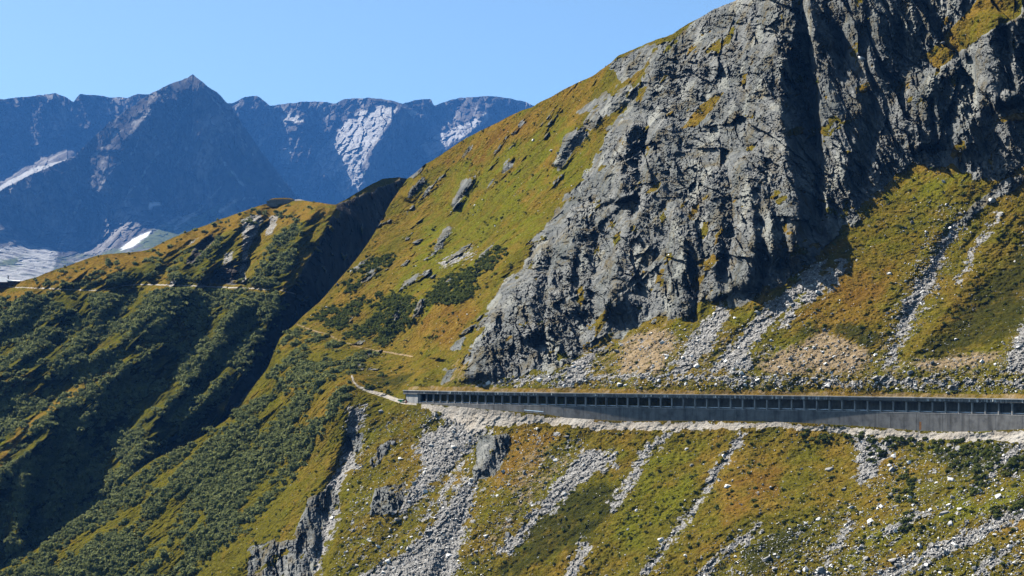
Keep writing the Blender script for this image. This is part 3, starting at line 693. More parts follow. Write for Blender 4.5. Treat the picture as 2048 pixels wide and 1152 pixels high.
DENSE2 = union([(-440, 700), (-150, 600), (0, 600), (60, 590), (120, 585), (240, 590), (330, 580), (420, 580), (500, 582), (580, 590), (560, 640), (480, 760), (330, 900), (220, 1000), (0, 1150), (-150, 1250), (-440, 1250)], [(480, 575), (520, 530), (560, 470), (600, 440), (620, 440), (590, 520), (560, 575)], [(330, 565), (360, 520), (400, 490), (440, 470), (440, 500), (400, 565)], [(200, 560), (240, 530), (300, 520), (330, 510), (300, 560), (240, 570)], [(70, 560), (110, 570), (180, 560), (215, 520), (240, 520), (200, 575), (100, 578)])
GOLD2 = union([(0, 575), (100, 545), (200, 512), (300, 500), (450, 436), (530, 405), (660, 405), (650, 430), (590, 450), (540, 440), (440, 470), (330, 510), (220, 560), (80, 575)], [(-60, 590), (60, 585), (0, 640), (-60, 660)], [(311, 672), (271, 706), (226, 746), (180, 773), (135, 805), (90, 832), (59, 863), (22, 913), (0, 945), (-40, 940), (40, 850), (130, 785), (230, 730), (300, 680)], [(0, 770), (60, 745), (70, 760), (0, 800)])

def build_mid():
    us = np.concatenate([np.arange(-430, -40, 5.0), np.arange(-38, 930, 2.0)])
    nx = len(us)
    top = S2_TOP(us) + 2.5 * fbm(np.stack([us, 0 * us, 0 * us], -1), 30, 4, 13, 0.6)
    bot = np.minimum(np.maximum(S1_TOP(us) + 60, top + 60), 1440)
    ny = 420
    V = top + (bot - top) * np.linspace(0, 1, ny)[:, None]
    U = np.broadcast_to(us, V.shape).copy()
    D = np.exp(sample(LN2, U, V))
    P0 = world(U, V, D)
    wu = U + 8 * fbm(P0, 24, 4, 321, 0.6) + 4 * fbm(P0, 7, 3, 331, 0.6)
    wv = V + 8 * fbm(P0, 24, 4, 341, 0.6) + 4 * fbm(P0, 7, 3, 351, 0.6)
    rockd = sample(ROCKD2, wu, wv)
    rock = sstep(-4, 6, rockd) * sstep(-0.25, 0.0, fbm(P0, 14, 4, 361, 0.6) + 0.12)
    pale = sstep(-4, 3, sample(PALE2, wu, wv))
    dense = sstep(-8, 8, sample(DENSE2, wu, wv))
    gold_m = sstep(-8, 10, sample(GOLD2, wu, wv))
    h = sample(RIBS2, U + 5 * fbm(P0, 30, 4, 371, 0.6) + 3 * fbm(P0, 9, 2, 372), V + 5 * fbm(P0, 30, 3, 373))
    fall = P0.copy(); fall[..., 0] = 0.72 * P0[..., 0] - 0.66 * P0[..., 2]; fall[..., 2] = 0.22 * (0.66 * P0[..., 0] + 0.72 * P0[..., 2]); fall[..., 1] *= 0.25
    h = h + (1 - rock) * (16 * fbm(fall, 17, 3, 375, 0.5, True) + 6 * fbm(fall, 7, 2, 376, 0.5, True)) * sstep(0, 40, V - top)
    tall = np.array([1, 1, 0.5])
    h = h + rock * (6 * fbm(P0 * tall, 30, 3, 381, 0.55, True) + 4 * facets(P0 * tall, 13, 391) + 2 * facets(P0 * tall, 5, 392, 1.2))
    h = h + (1 - rock) * (6 * fbm(P0, 45, 3, 401) + 3 * fbm(P0, 14, 3, 402, 0.6) + 1.2 * fbm(P0, 4, 2, 403))
    h = h + pale * 1.5 * facets(P0, 3.5, 411, 1.2)
    dp = line(PATH2, (U, V))[0]
    h = h - np.clip(1 - dp / 5, 0, 1) * 2.0
    P = world(U, V, D - h)
    back = []
    for i in range(1, 9):
        s = i / 8
        q = P[0].copy(); q[:, 0] += (q[:, 0] / q[:, 1]) * 420 * s; q[:, 1] += 420 * s
        q[:, 2] -= 230 * s + 8 * fbm(np.stack([us, us * 0 + i * 9, us * 0], -1), 50, 3, 8) * s
        back.append(q)
    nb = len(back)
    pad = lambda a: np.concatenate([np.repeat(a[:1], nb, 0), a], 0)
    z = np.zeros_like(U)
    scree = np.clip(pale * 0.6, 0, 1)
    gold = 0.42 + 0.55 * gold_m - 0.25 * dense
    green = 0.15 + 0.25 * dense * (1 - gold_m)
    olive = 0.18 + 0.45 * dense * (1 - gold_m)
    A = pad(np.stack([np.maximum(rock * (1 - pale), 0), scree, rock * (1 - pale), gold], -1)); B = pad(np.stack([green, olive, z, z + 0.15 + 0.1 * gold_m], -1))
    return dict(U=U, V=V, P=P, rock=rock, dense=dense * (1 - 0.8 * gold_m), gold=gold_m, dp=dp, wu=wu, wv=wv, rockd=rockd, nb=nb, nx=nx,
                Pall=np.concatenate([np.array(back)[::-1], P], 0).reshape(-1, 3), A=A.reshape(-1, 4), B=B.reshape(-1, 4), faces=grid_faces(ny + nb, nx))

S2 = build_mid()
p2 = line(PATH2, (S2['U'], S2['V'] + 0.2 * (S2['wv'] - S2['V'])))[0] < 1.25
f_p2 = facemask(p2, S2)
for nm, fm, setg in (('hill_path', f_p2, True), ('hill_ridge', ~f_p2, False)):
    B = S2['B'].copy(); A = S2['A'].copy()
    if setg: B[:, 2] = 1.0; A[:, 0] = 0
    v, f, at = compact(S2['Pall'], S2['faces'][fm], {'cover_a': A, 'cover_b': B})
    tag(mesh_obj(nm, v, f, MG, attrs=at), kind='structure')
print('mid', round(time.time() - T0, 1))

# ================================================================== FAR MOUNTAINS
KF = 3.0                                         # the far range stands about thirteen kilometres away
def build_far(name, topc, ctrlp, ribs, us, vbot, ny, fields, amp, seed, backlen=900, rough=6):
    LN = tps([(a, b, c * KF) for a, b, c in ctrlp])
    nx = len(us)
    top = topc(us) + rough * fbm(np.stack([us, 0 * us, 0 * us], -1), 26, 5, seed, 0.62)
    bot = vbot(us)
    V = top + (bot - top) * np.linspace(0, 1, ny)[:, None]
    U = np.broadcast_to(us, V.shape).copy()
    D = np.exp(sample(LN, U, V))
    P0 = world(U, V, D) / KF
    wu = U + 7 * fbm(P0, 90, 4, seed + 1, 0.6); wv = V + 7 * fbm(P0, 90, 4, seed + 2, 0.6)
    att = [fields[k](wu, wv, P0) for k in range(4)]
    h = sample(ribs, U + 6 * fbm(P0, 80, 4, seed + 3, 0.6), V + 4 * fbm(P0, 80, 3, seed + 4, 0.6))
    calm = 1 - 0.45 * np.clip(att[1] + att[3] + att[2], 0, 1)
    q = P0 * np.array([1, 0.25, 0.45]); q[..., 0] += 0.3 * P0[..., 2] * np.sign(385 - U) * (np.abs(U - 385) < 400)
    h = h + calm * amp * (1.0 * fbm(q, 200, 5, seed + 5, 0.58, True) + 0.7 * facets(q, 75, seed + 6, 1.2) + 0.5 * facets(q, 32, seed + 7, 1.3) + 0.4 * facets(q * np.array([1, 1.5, 1.5]), 14, seed + 8, 1.4) + 0.25 * fbm(P0, 16, 3, seed + 9, 0.65))
    P = world(U, V, D - h * KF)
    back = []
    for i in range(1, 7):
        s = i / 6
        b = P[0].copy(); b[:, 0] += b[:, 0] / b[:, 1] * backlen * KF * s; b[:, 1] += backlen * KF * s; b[:, 2] -= backlen * KF * 0.7 * s
        back.append(b)
    nb = len(back)
    A = np.stack(att, -1); A = np.concatenate([np.repeat(A[:1], nb, 0), A], 0).reshape(-1, 4)
    tag(mesh_obj(name, np.concatenate([np.array(back)[::-1], P], 0).reshape(-1, 3), grid_faces(ny + nb, nx), MF, attrs={'cover_a': A}), kind='structure')

PEAK_TOP = curve([(-250, 470), (-60, 405), (0, 382), (60, 350), (120, 325), (145, 316), (165, 295), (200, 262), (240, 230), (280, 200), (330, 172), (360, 162), (385, 149), (400, 160), (412, 170), (440, 190), (462, 212), (480, 240), (520, 300), (560, 350), (600, 402), (640, 430), (720, 480), (800, 520)])
zero = np.full(gu.shape, -1e9)
FLOOR = union([(-200, 500), (0, 498), (70, 485), (108, 495), (115, 512), (200, 502), (240, 490), (265, 472), (330, 442), (400, 428), (440, 405), (470, 400), (520, 420), (560, 440), (700, 520), (700, 700), (-200, 700)])
LITGREEN = union([(445, 345), (470, 330), (500, 350), (515, 370), (480, 372)], [(20, 520), (60, 505), (50, 535), (20, 545)], [(280, 490), (330, 445), (400, 428), (440, 410), (430, 440), (330, 500)])
SNOW3 = union([(238, 500), (262, 480), (302, 461), (292, 475), (262, 493)], [(299, 403), (322, 404), (323, 411), (308, 411), (304, 419), (299, 417)])
PEAKLINES = np.maximum.reduce([streak(l_, w_) for l_, w_ in (([(335, 180), (292, 230), (232, 268), (186, 312)], 4), ([(388, 185), (335, 285), (292, 335), (250, 400)], 2.5), ([(412, 178), (470, 262), (540, 352), (592, 408)], 2), ([(395, 230), (372, 300), (345, 340)], 2.5), ([(445, 320), (478, 365), (505, 378)], 3), ([(300, 240), (270, 300), (215, 345), (170, 420)], 2.5), ([(350, 210), (300, 290), (265, 330)], 2), ([(420, 250), (450, 310), (500, 350)], 1.5), ([(160, 400), (140, 440), (118, 500)], 4), ([(440, 375), (395, 420), (350, 455)], 4), ([(510, 395), (470, 400), (440, 425)], 4))])
SCR3 = union([(50, 490), (100, 492), (118, 512), (100, 560), (-200, 590), (-200, 540), (30, 530)], [(300, 462), (350, 430), (400, 420), (330, 455)], [(-200, 500), (50, 488), (60, 510), (-200, 560)])
nz = lambda P, s, k: fbm(P, s, 4, k, 0.6)      # P arrives already divided by KF
build_far('mountain_peak', PEAK_TOP,
    [(385, 150, 4420), (300, 186, 4370), (200, 262, 4270), (145, 316, 4210), (0, 382, 4080), (-200, 470, 3930), (462, 212, 4490), (520, 300, 4520), (600, 402, 4560), (760, 500, 4640),
     (385, 260, 4370), (385, 350, 4330), (360, 440, 4270), (250, 300, 4270), (220, 400, 4200), (180, 490, 4130), (60, 420, 4100), (60, 490, 4040), (-200, 500, 3910), (500, 380, 4450), (520, 450, 4400), (600, 480, 4480),
     (60, 540, 3550), (60, 600, 3000), (300, 510, 3650), (300, 600, 3000), (550, 500, 4000), (550, 600, 3200), (-200, 600, 3000), (750, 620, 3300)],
    sum([rib([(385, 150), (300, 225), (250, 275), (200, 350), (165, 420), (120, 500)], 36, 50, 90), rib([(385, 150), (410, 220), (420, 300), (400, 370), (340, 440)], 90, 60, 110), rib([(410, 240), (385, 300), (365, 350)], 45, 34, 40),
         rib([(330, 180), (270, 260), (230, 330), (190, 400)], 45, 34, 40), rib([(462, 215), (500, 290), (540, 350), (590, 400)], 35, 70, 30), rib([(470, 330), (440, 380), (400, 425), (350, 460)], 75, 36, 50), rib([(505, 385), (470, 405), (420, 440)], 60, 30, 30), rib([(300, 300), (260, 380), (230, 450)], 22, 40, 50)]),
    np.arange(-240, 800, 2.2), lambda u: np.full(u.shape, 640.0), 300,
    [lambda U, V, P: 1 + 0 * U,
     lambda U, V, P: np.clip(sstep(-6, 6, sample(SCR3, U, V)) * 0.5 + 0.5 * sstep(-5, 3, sample(PEAKLINES, U, V)) + 0.12 * sstep(-5, 5, sample(FLOOR, U, V)), 0, 1),
     lambda U, V, P: sstep(-2, 2, sample(SNOW3, U, V)),
     lambda U, V, P: np.clip(0.55 * sstep(-5, 5, sample(FLOOR, U, V)) + 0.5 * sstep(-4, 6, sample(LITGREEN, U, V)) + 0.25 * sstep(0.1, 0.4, nz(P, 150, 77)), 0, 1)],
    30, 500, 700, 7)

BACK_TOP = curve([(-250, 206), (-100, 202), (0, 198), (60, 193), (110, 186), (130, 193), (147, 204), (160, 188), (200, 192), (255, 196), (275, 188), (310, 190), (400, 215), (465, 207), (490, 193), (505, 191), (520, 195), (540, 211), (570, 208), (600, 203), (640, 203), (672, 207), (690, 197), (740, 196), (780, 200), (806, 208), (830, 200), (862, 198), (868, 211), (900, 200), (940, 194), (985, 192), (1020, 197), (1050, 203), (1065, 210), (1180, 235), (1400, 260)])
LITSCREE4 = union([(-200, 470), (0, 372), (60, 338), (132, 318), (134, 326), (60, 356), (0, 392), (-200, 490)], [(560, 232), (590, 226), (612, 245), (570, 248)], [(640, 300), (700, 230), (760, 205), (800, 215), (770, 260), (740, 300), (720, 340), (740, 380), (690, 400), (660, 360), (630, 320)], [(830, 300), (880, 262), (960, 235), (975, 222), (980, 240), (900, 290), (850, 320)], [(560, 300), (590, 290), (580, 330), (565, 330)], [(815, 222), (840, 215), (830, 240)])  # sunlit faces and scree of the range; their light put in as pale colour
LG4 = union([(645, 370), (665, 380), (680, 410), (655, 400)], [(700, 345), (740, 340), (745, 375), (710, 370)])
build_far('mountain_range', BACK_TOP,
    [(u_, v_, 5250 + 0.42 * u_ - 0.75 * (v_ - 200)) for u_ in (-200, 0, 150, 300, 500, 700, 862, 1000, 1180, 1380) for v_ in (200, 300, 400, 480)],
    sum([rib([(802, 205), (772, 262), (747, 300), (735, 345), (745, 400)], 330, 120, 70, 0.05), rib([(985, 226), (905, 292), (850, 325)], 200, 60, 50), rib([(614, 228), (602, 255)], 90, 46, 20), rib([(140, 318), (60, 352), (0, 381), (-200, 482)], 330, 26, 300, 0.02), rib([(862, 198), (880, 250), (860, 330), (840, 400)], 40, 40, 60), rib([(990, 192), (975, 250), (940, 270)], 70, 60, 60), rib([(640, 380), (620, 330), (600, 240)][::-1], 60, 50, 50), rib([(505, 192), (540, 250), (580, 330), (640, 400)], 60, 60, 110),
         rib([(110, 186), (100, 260), (60, 330)], 40, 80, 80), rib([(255, 196), (230, 250), (170, 300)], 40, 80, 60), rib([(600, 203), (600, 260), (620, 330)], 40, 50, 90), rib([(800, 210), (810, 280), (800, 350)], 40, 60, 50)]),
    np.arange(-240, 1400, 2.2), lambda u: np.interp(u, [-250, 0, 130, 400, 700, 900, 1400], [540, 480, 420, 470, 480, 480, 480]).astype(float), 230,
    [lambda U, V, P: 1 + 0 * U,
     lambda U, V, P: sstep(-5, 5, sample(LITSCREE4, U, V)) * 0.9,
     lambda U, V, P: 0 * U,
     lambda U, V, P: sstep(-4, 6, sample(LG4, U, V)) * 0.8],
    46, 600, 900, 5)
print('far', round(time.time() - T0, 1))

# valley floor under everything, reaching to the far range
gx, gy = np.meshgrid(np.linspace(-18000, 18000, 120), np.linspace(-1500, 30000, 120))
gz = -420 + 40 * fbm(np.stack([gx, gy, 0 * gx], -1), 1500, 3, 9)
vp = np.stack([gx, gy, gz], -1).reshape(-1, 3)
at = np.tile(np.array([[1, 0.3, 0, 0.8]], np.float32), (len(vp), 1))
tag(mesh_obj('valley_ground', vp, grid_faces(120, 120), MF, attrs={'cover_a': at}), kind='structure')

# ================================================================== AVALANCHE GALLERY
def boxes(name, blist, mat, parent=None):
    vs, fs = [], []
    for b in blist:
        o = len(vs); vs += list(b)
        fs += [tuple(o + i for i in f) for f in ((0, 3, 2, 1), (4, 5, 6, 7), (0, 1, 5, 4), (1, 2, 6, 5), (2, 3, 7, 6), (3, 0, 4, 7))]
    return mesh_obj(name, vs, fs, mat, parent)

us = np.linspace(838, 2560, 1800)
gD = gal_D(us); gX = (us - U0) / F * gD
seg = np.r_[0, np.cumsum(np.hypot(np.diff(gX), np.diff(gD)))]
LEN = seg[-1]
def g_at(s):
    """front line point, direction and inward normal (away from the valley)"""
    x, y = np.interp(s, seg, gX), np.interp(s, seg, gD)
    e = 2.0
    dx = np.interp(min(s + e, LEN), seg, gX) - np.interp(max(s - e, 0), seg, gX)
    dy = np.interp(min(s + e, LEN), seg, gD) - np.interp(max(s - e, 0), seg, gD)
    L = math.hypot(dx, dy)
    d = (dx / L, dy / L)
    return (x, y), d, (-d[1], d[0])
def g_pt(s, off, z):
    (x, y), d, n = g_at(s)
    return (x + n[0] * off, y + n[1] * off, z)
def u_of_s(s): return np.interp(s, seg, us)
def base_z(s):
    u = u_of_s(s); return (V0 - v_wallbase(u)) / F * gal_D(u)

def strip_solid(name, ss, o0, o1, z0, z1, mat, parent):
    """a bar along the gallery between offsets o0..o1 and heights z0..z1 (numbers or functions of s)"""
    fz = lambda z, s: z(s) if callable(z) else z
    vs = []
    for s in ss:
        vs += [g_pt(s, o0, fz(z0, s)), g_pt(s, o1, fz(z0, s)), g_pt(s, o1, fz(z1, s)), g_pt(s, o0, fz(z1, s))]
    fs = []
    for i in range(len(ss) - 1):
        a, b = 4 * i, 4 * i + 4
        for k in range(4):
            fs.append((a + k, a + (k + 1) % 4, b + (k + 1) % 4, b + k))
    n = 4 * (len(ss) - 1)
    fs += [(3, 2, 1, 0), (n, n + 1, n + 2, n + 3)]
    return mesh_obj(name, vs, fs, mat, parent)

inw = 1 if g_at(LEN / 2)[2][1] > 0 else -1     # sign that points into the mountain
ss = np.linspace(0, LEN, 150)
G = empty('avalanche_gallery', (0, 0, 0))
tag(G, 'long open sided concrete avalanche gallery carrying the road along the foot of the cliff', 'gallery')
strip_solid('roof_slab', ss, -inw * 1.0, inw * 11.0, Z_SOFFIT + 0.35, Z_ROOF - 0.25, M_FASCIA, G)
strip_solid('roof_edge', ss, -inw * 1.25, -inw * 0.55, Z_ROOF - 0.247, Z_ROOF + 0.12, M_PORTAL, G)
strip_solid('roof_beam', ss, -inw * 0.25, inw * 0.55, Z_SOFFIT, Z_SOFFIT + 0.347, M_FASCIA, G)
strip_solid('retaining_wall', ss, -inw * 0.35, inw * 0.7, lambda s: base_z(s) - 3.0, Z_ROAD + 0.05, M_CONC, G)
_wv, _wf = [], []
for a_ in np.arange(0.0, LEN - 12, 12.0):
    sub = np.linspace(a_ + 0.07, a_ + 11.93, 5); o_ = len(_wv)
    for s in sub:
        _wv += [g_pt(s, -inw * 0.43, base_z(s) - 3.0), g_pt(s, -inw * 0.353, base_z(s) - 3.0), g_pt(s, -inw * 0.353, Z_ROAD - 0.02), g_pt(s, -inw * 0.43, Z_ROAD - 0.02)]
    for i in range(4):
        for k in range(4): _wf.append((o_ + 4 * i + k, o_ + 4 * i + (k + 1) % 4, o_ + 4 * i + 4 + (k + 1) % 4, o_ + 4 * i + 4 + k))
    _wf += [(o_ + 3, o_ + 2, o_ + 1, o_), (o_ + 16, o_ + 17, o_ + 18, o_ + 19)]
mesh_obj('wall_panels', _wv, _wf, M_CONC, G)
_sr = np.interp(1842, us, seg)
strip_solid('rust_stain', np.linspace(_sr - 0.5, _sr + 0.5, 3), -inw * 0.436, -inw * 0.431, lambda s: base_z(s) + 0.4, lambda s: base_z(s) + 3.4, plain_material('rust_streak', (0.27, 0.14, 0.06), 0.9, 0.4, 0.8), G)
strip_solid('wall_coping', ss, -inw * 0.47, inw * 0.72, Z_ROAD + 0.053, Z_ROAD + 0.28, M_POST, G)
strip_solid('road_deck', ss, inw * 0.72, inw * 10.2, Z_ROAD - 0.6, Z_ROAD - 0.05, M_ASPH, G)
strip_solid('back_wall', ss, inw * 10.2, inw * 10.9, Z_ROAD - 0.6, Z_SOFFIT + 0.347, M_CONC, G)
strip_solid('guard_rail', ss, inw * 0.9, inw * 1.0, Z_ROAD + 0.55, Z_ROAD + 0.95, M_STEEL, G)
SP = 6.0
n_post = int(LEN / SP)
post_me = None
for k in range(min(n_post, 99)):
    s = 1.0 + k * SP
    (x, y), d, n = g_at(s)
    if post_me is None:
        hw, w2 = 0.27, 0.34
        q = [(-hw, -w2), (hw, -w2), (hw, w2), (-hw, w2)]
        zz = Z_SOFFIT - Z_ROAD - 0.28 - 0.003
        vs = [(a, b, 0) for a, b in q] + [(a, b, zz - 0.5) for a, b in q] + [(a * 1.0, b * 1.6, zz) for a, b in q]
        fs = [(3, 2, 1, 0), (8, 9, 10, 11)] + [(i, (i + 1) % 4, 4 + (i + 1) % 4, 4 + i) for i in range(4)] + [(4 + i, 4 + (i + 1) % 4, 8 + (i + 1) % 4, 8 + i) for i in range(4)]
        o = mesh_obj('post', vs, fs, M_POST, G); post_me = o
    else:
        o = post_me.copy(); C.objects.link(o); o.parent = G
    p = g_pt(s, inw * 0.1, Z_ROAD + 0.283)
    o.location = p; o.rotation_euler = (0, 0, math.atan2(d[1], d[0]))
# drain spouts under the roof edge
dr0 = None
for u in (905, 1000, 1107, 1195, 1306, 1435, 1568, 1990):
    s = np.interp(u, us, seg)
    p = g_pt(s, -inw * 1.02, Z_SOFFIT + 0.55)
    if dr0 is None:
        vs = [(a, b, z) for z, r in ((0, 0.16), (0.75, 0.2), (0.95, 0.3)) for a, b in ((-r, -0.22), (r, -0.22), (r, 0), (-r, 0))]
        fs = [(3, 2, 1, 0), (8, 9, 10, 11)] + [(q * 4 + i, q * 4 + (i + 1) % 4, q * 4 + 4 + (i + 1) % 4, q * 4 + 4 + i) for q in (0, 1) for i in range(4)]
        dr0 = mesh_obj('drain_spout', vs, fs, plain_material('limed_spout', (0.72, 0.75, 0.72)), G); o = dr0
    else:
        o = dr0.copy(); C.objects.link(o); o.parent = G
    d = g_at(s)[1]
    o.location = p; o.rotation_euler = (0, 0, math.atan2(d[1], d[0]) + (math.pi if inw < 0 else 0))
# closed wall at the far end with its portal
def ext(s, off, z):                               # beyond the start of the open part
    (x, y), d, n = g_at(0.0)
    return (x + d[0] * s + n[0] * off, y + d[1] * s + n[1] * off, z)
def ext_box(s0, s1, o0, o1, z0, z1):
    return [ext(s0, o0, z0), ext(s1, o0, z0), ext(s1, o1, z0), ext(s0, o1, z0), ext(s0, o0, z1), ext(s1, o0, z1), ext(s1, o1, z1), ext(s0, o1, z1)]
boxes('portal_wall', [ext_box(-11.0, -0.01, -inw * 0.6, inw * 0.4, Z_ROAD - 2.5, Z_SOFFIT - 0.1), ext_box(-11.0, -10.2, inw * 0.4, inw * 3.0, Z_ROAD - 2.5, Z_SOFFIT - 0.1)], M_PORTAL, G)
boxes('portal_roof', [ext_box(-13.0, -0.01, -inw * 1.0, inw * 11.0, Z_SOFFIT - 0.097, Z_ROOF - 0.25)], M_FASCIA, G)
boxes('portal_edge', [ext_box(-13.2, -0.01, -inw * 1.25, -inw * 0.55, Z_ROOF - 0.247, Z_ROOF + 0.12)], M_PORTAL, G)
boxes('portal_back', [ext_box(-13.0, -0.01, inw * 10.2, inw * 10.9, Z_ROAD - 0.6, Z_SOFFIT - 0.1)], M_CONC, G)

# ================================================================== SCATTERED THINGS
def ico(sub):
    bm = bmesh.new(); bmesh.ops.create_icosphere(bm, subdivisions=sub, radius=1)
    v = np.array([x.co[:] for x in bm.verts]); f = np.array([[x.index for x in q.verts] for q in bm.faces]); bm.free()
    return v, f
ICO1, ICO1F = ico(1); ICO2, ICO2F = ico(2)

def rock_shape(v, seed, n=9):
    r = np.random.default_rng(seed)
    v = v.copy()
    for k in range(n + 3):                            # flat broken faces
        d = r.normal(size=3); d /= np.linalg.norm(d)
        lim = r.uniform(0.35, 0.75)
        over = np.clip(v @ d - lim, 0, None)
        v -= over[:, None] * d
    return v * np.array([1.15, 0.9, 0.72]) * r.uniform(0.85, 1.15, 3)

def rotz(n, rng):
    a = rng.uniform(0, 2 * np.pi, n); b = rng.uniform(-0.45, 0.45, n); c = rng.uniform(-0.45, 0.45, n)
    ca, sa, cb, sb, cc, sc = np.cos(a), np.sin(a), np.cos(b), np.sin(b), np.cos(c), np.sin(c)
    Z0 = np.zeros(n); O = np.ones(n)
    Rz = np.stack([ca, -sa, Z0, sa, ca, Z0, Z0, Z0, O], -1).reshape(n, 3, 3)
    Rx = np.stack([O, Z0, Z0, Z0, cb, -sb, Z0, sb, cb], -1).reshape(n, 3, 3)
    Ry = np.stack([cc, Z0, sc, Z0, O, Z0, -sc, Z0, cc], -1).reshape(n, 3, 3)
    return Rz @ Rx @ Ry

def scatter_mesh(name, shapes, pos, size, mat, rng, tilt=True):
    vs, fs, o = [], [], 0
    which = rng.integers(0, len(shapes), len(pos))
    for k, (sv, sf) in enumerate(shapes):
        idx = np.where(which == k)[0]
        if len(idx) == 0: continue
        if tilt: Rm = rotz(len(idx), rng)
        else:
            a = rng.uniform(0, 2 * np.pi, len(idx)); z = np.zeros(len(idx))
            Rm = np.stack([np.cos(a), -np.sin(a), z, np.sin(a), np.cos(a), z, z, z, z + 1], -1).reshape(-1, 3, 3)
        w = np.einsum('nij,vj->nvi', Rm, sv) * size[idx][:, None, None] + pos[idx][:, None]
        f = sf[None] + (np.arange(len(idx)) * len(sv))[:, None, None] + o
        vs.append(w.reshape(-1, 3)); fs.append(f.reshape(-1, 3)); o += len(idx) * len(sv)
    return mesh_obj(name, np.concatenate(vs), np.concatenate(fs), mat)

def pick(weight, n, rng):
    w = np.clip(weight, 0, None).ravel(); c = np.cumsum(w)
    return np.searchsorted(c, rng.uniform(0, c[-1], n))

# ---- boulders
rng = np.random.default_rng(11)
vis = (S1['V'] < 1300) & (S1['V'] > -60) & (S1['U'] > -100) & (S1['U'] < 2420) & ~S1['inside']
px = np.gradient(S1['V'], axis=0) * np.gradient(S1['U'], axis=1) / 1.7
openturf = (1 - S1['rock']) * (1 - S1['gravel']) * (sample(DENSE1, S1['U'], S1['V']) < -5) * ~S1['strip'] * ~road_m * ~path_m
foot = np.exp(-((S1['V'] - S1['roof'] + 20) / 9) ** 2) * (S1['U'] > 950)
below = (S1['V'] > S1['wb'][None] + 14)
w_sparse = openturf * (0.07 + 0.7 * S1['stony'] + 0.25 * (S1['U'] > 1180) * (below | (S1['V'] > 380)) * sstep(-0.1, 0.4, S1['patch'])) * vis * px
w_scree = openturf * (S1['scree'] > 0.45) * vis * px
w_foot = openturf * foot * vis * px
ids = np.r_[pick(w_sparse, 27000, rng), pick(w_scree, 26000, rng), pick(w_foot, 600, rng)]
sz = np.r_[0.24 * rng.uniform(0, 1, 27000) ** -0.33, 0.17 * rng.uniform(0, 1, 26000) ** -0.33, 0.28 * rng.uniform(0, 1, 600) ** -0.36]
sz = np.minimum(sz, 2.0)
PP = S1['P'].reshape(-1, 3); UU = S1['U'].ravel(); VV = S1['V'].ravel()
pos = PP[ids]; pu, pv = UU[ids], VV[ids]
pos = pos + np.c_[rng.uniform(-.3, .3, len(ids)), rng.uniform(-.3, .3, len(ids)), 0.10 * sz]
appar = sz / pos[:, 1]
order = np.argsort(-appar)
# hand-placed landmarks among the boulders: (u, v, radius)
LAND = [(1375, 1049, 1.5), (1108, 956, 0), (1915, 1036, 1.3), (1851, 966, 2.3), (830, 686, 0)]
big, small = [], []
taken = []
for i in order:
    p = pos[i]
    if len(big) < 300 and -5 < pu[i] < 2052 and -5 < pv[i] < 1156:
        if all((p[0] - t[0]) ** 2 + (p[1] - t[1]) ** 2 > 2.2 for t in taken[-400:]):
            big.append(i); taken.append(p); continue
    small.append(i)
small = np.array(small)
rshapes = [(rock_shape(ICO1, 40 + k, 7), ICO1F) for k in range(8)]
pale = rng.uniform(0, 1, len(small)) < 0.34
tag(scatter_mesh('loose_stones', rshapes, pos[small][~pale], sz[small][~pale], M_ROCK, rng), kind='stuff', label='loose grey stones and scree scattered over the slopes', cat='stones')
tag(scatter_mesh('pale_stones', rshapes, pos[small][pale], sz[small][pale], M_ROCKPALE, rng), kind='stuff', label='loose pale stones scattered over the slopes', cat='stones')
bmesh_data = []
for k in range(10):
    for mt in (M_ROCK, M_ROCKPALE):
        o = mesh_obj('boulder', rock_shape(ICO2, 70 + k, 12), ICO2F, mt)
        bmesh_data.append(o.data); bpy.data.objects.remove(o)

def place_word(u, v):
    """where on the slope something stands, in words"""
    if v < v_of(Z_ROOF, u, gal_D(u)) and u > 815:
        if v > 745: return 'on the grass strip just above the gallery roof', 'far left end' if u < 1100 else 'left half' if u < 1430 else 'right half' if u < 1750 else 'right end'
        if u > 1850: return 'on the right edge slope above the gallery', 'upper part' if v < 560 else 'lower part'
        if u > 1520: return 'on the steep meadow right of the big cliff', 'upper part' if v < 540 else 'lower part'
        if u > 1180: return 'on the talus at the foot of the grey cliff', 'upper part' if v < 680 else 'lower part'
        return 'on the golden flank left of the grey cliff', 'upper part' if v < 380 else 'middle part' if v < 560 else 'lower part'
    if u < 640: return 'on the bushy spur left of the road', 'upper part' if v < 800 else 'lower part'
    if u < 860: return 'in the rocky gully below the gallery portal', 'upper part' if v < 950 else 'lower part'
    if u < 1060: return 'in the scree chute below the left end of the gallery', 'upper part' if v < 960 else 'lower part'
    if u < 1300: return 'around the grey scree patch below the gallery', 'upper part' if v < 980 else 'lower part'
    if u < 1560: return 'along the narrow stony gully below the gallery', 'upper part' if v < 990 else 'lower part'
    if u < 1800: return 'on the meadow below the right half of the gallery', 'upper part' if v < 990 else 'lower part'
    return 'among bushes below the gallery right end', 'upper part' if v < 1000 else 'lower part'

counts = {}
for r_, i in enumerate(big):
    pl = rng.uniform() < 0.55
    o = bpy.data.objects.new('boulder', bmesh_data[int(rng.integers(10)) * 2 + int(pl)])
    C.objects.link(o)
    o.location = pos[i]; o.scale = (sz[i],) * 3
    o.rotation_euler = (rng.uniform(-.4, .4), rng.uniform(-.4, .4), rng.uniform(0, 6.3))
    w, part = place_word(pu[i], pv[i])
    size = 'large' if r_ < 40 else 'medium' if r_ < 150 else 'small'
    tag(o, f"{size} {'pale' if pl else 'grey'} boulder {w}, {part}", 'boulder', f"{size} {'pale' if pl else 'grey'} boulders {w}, {part}")

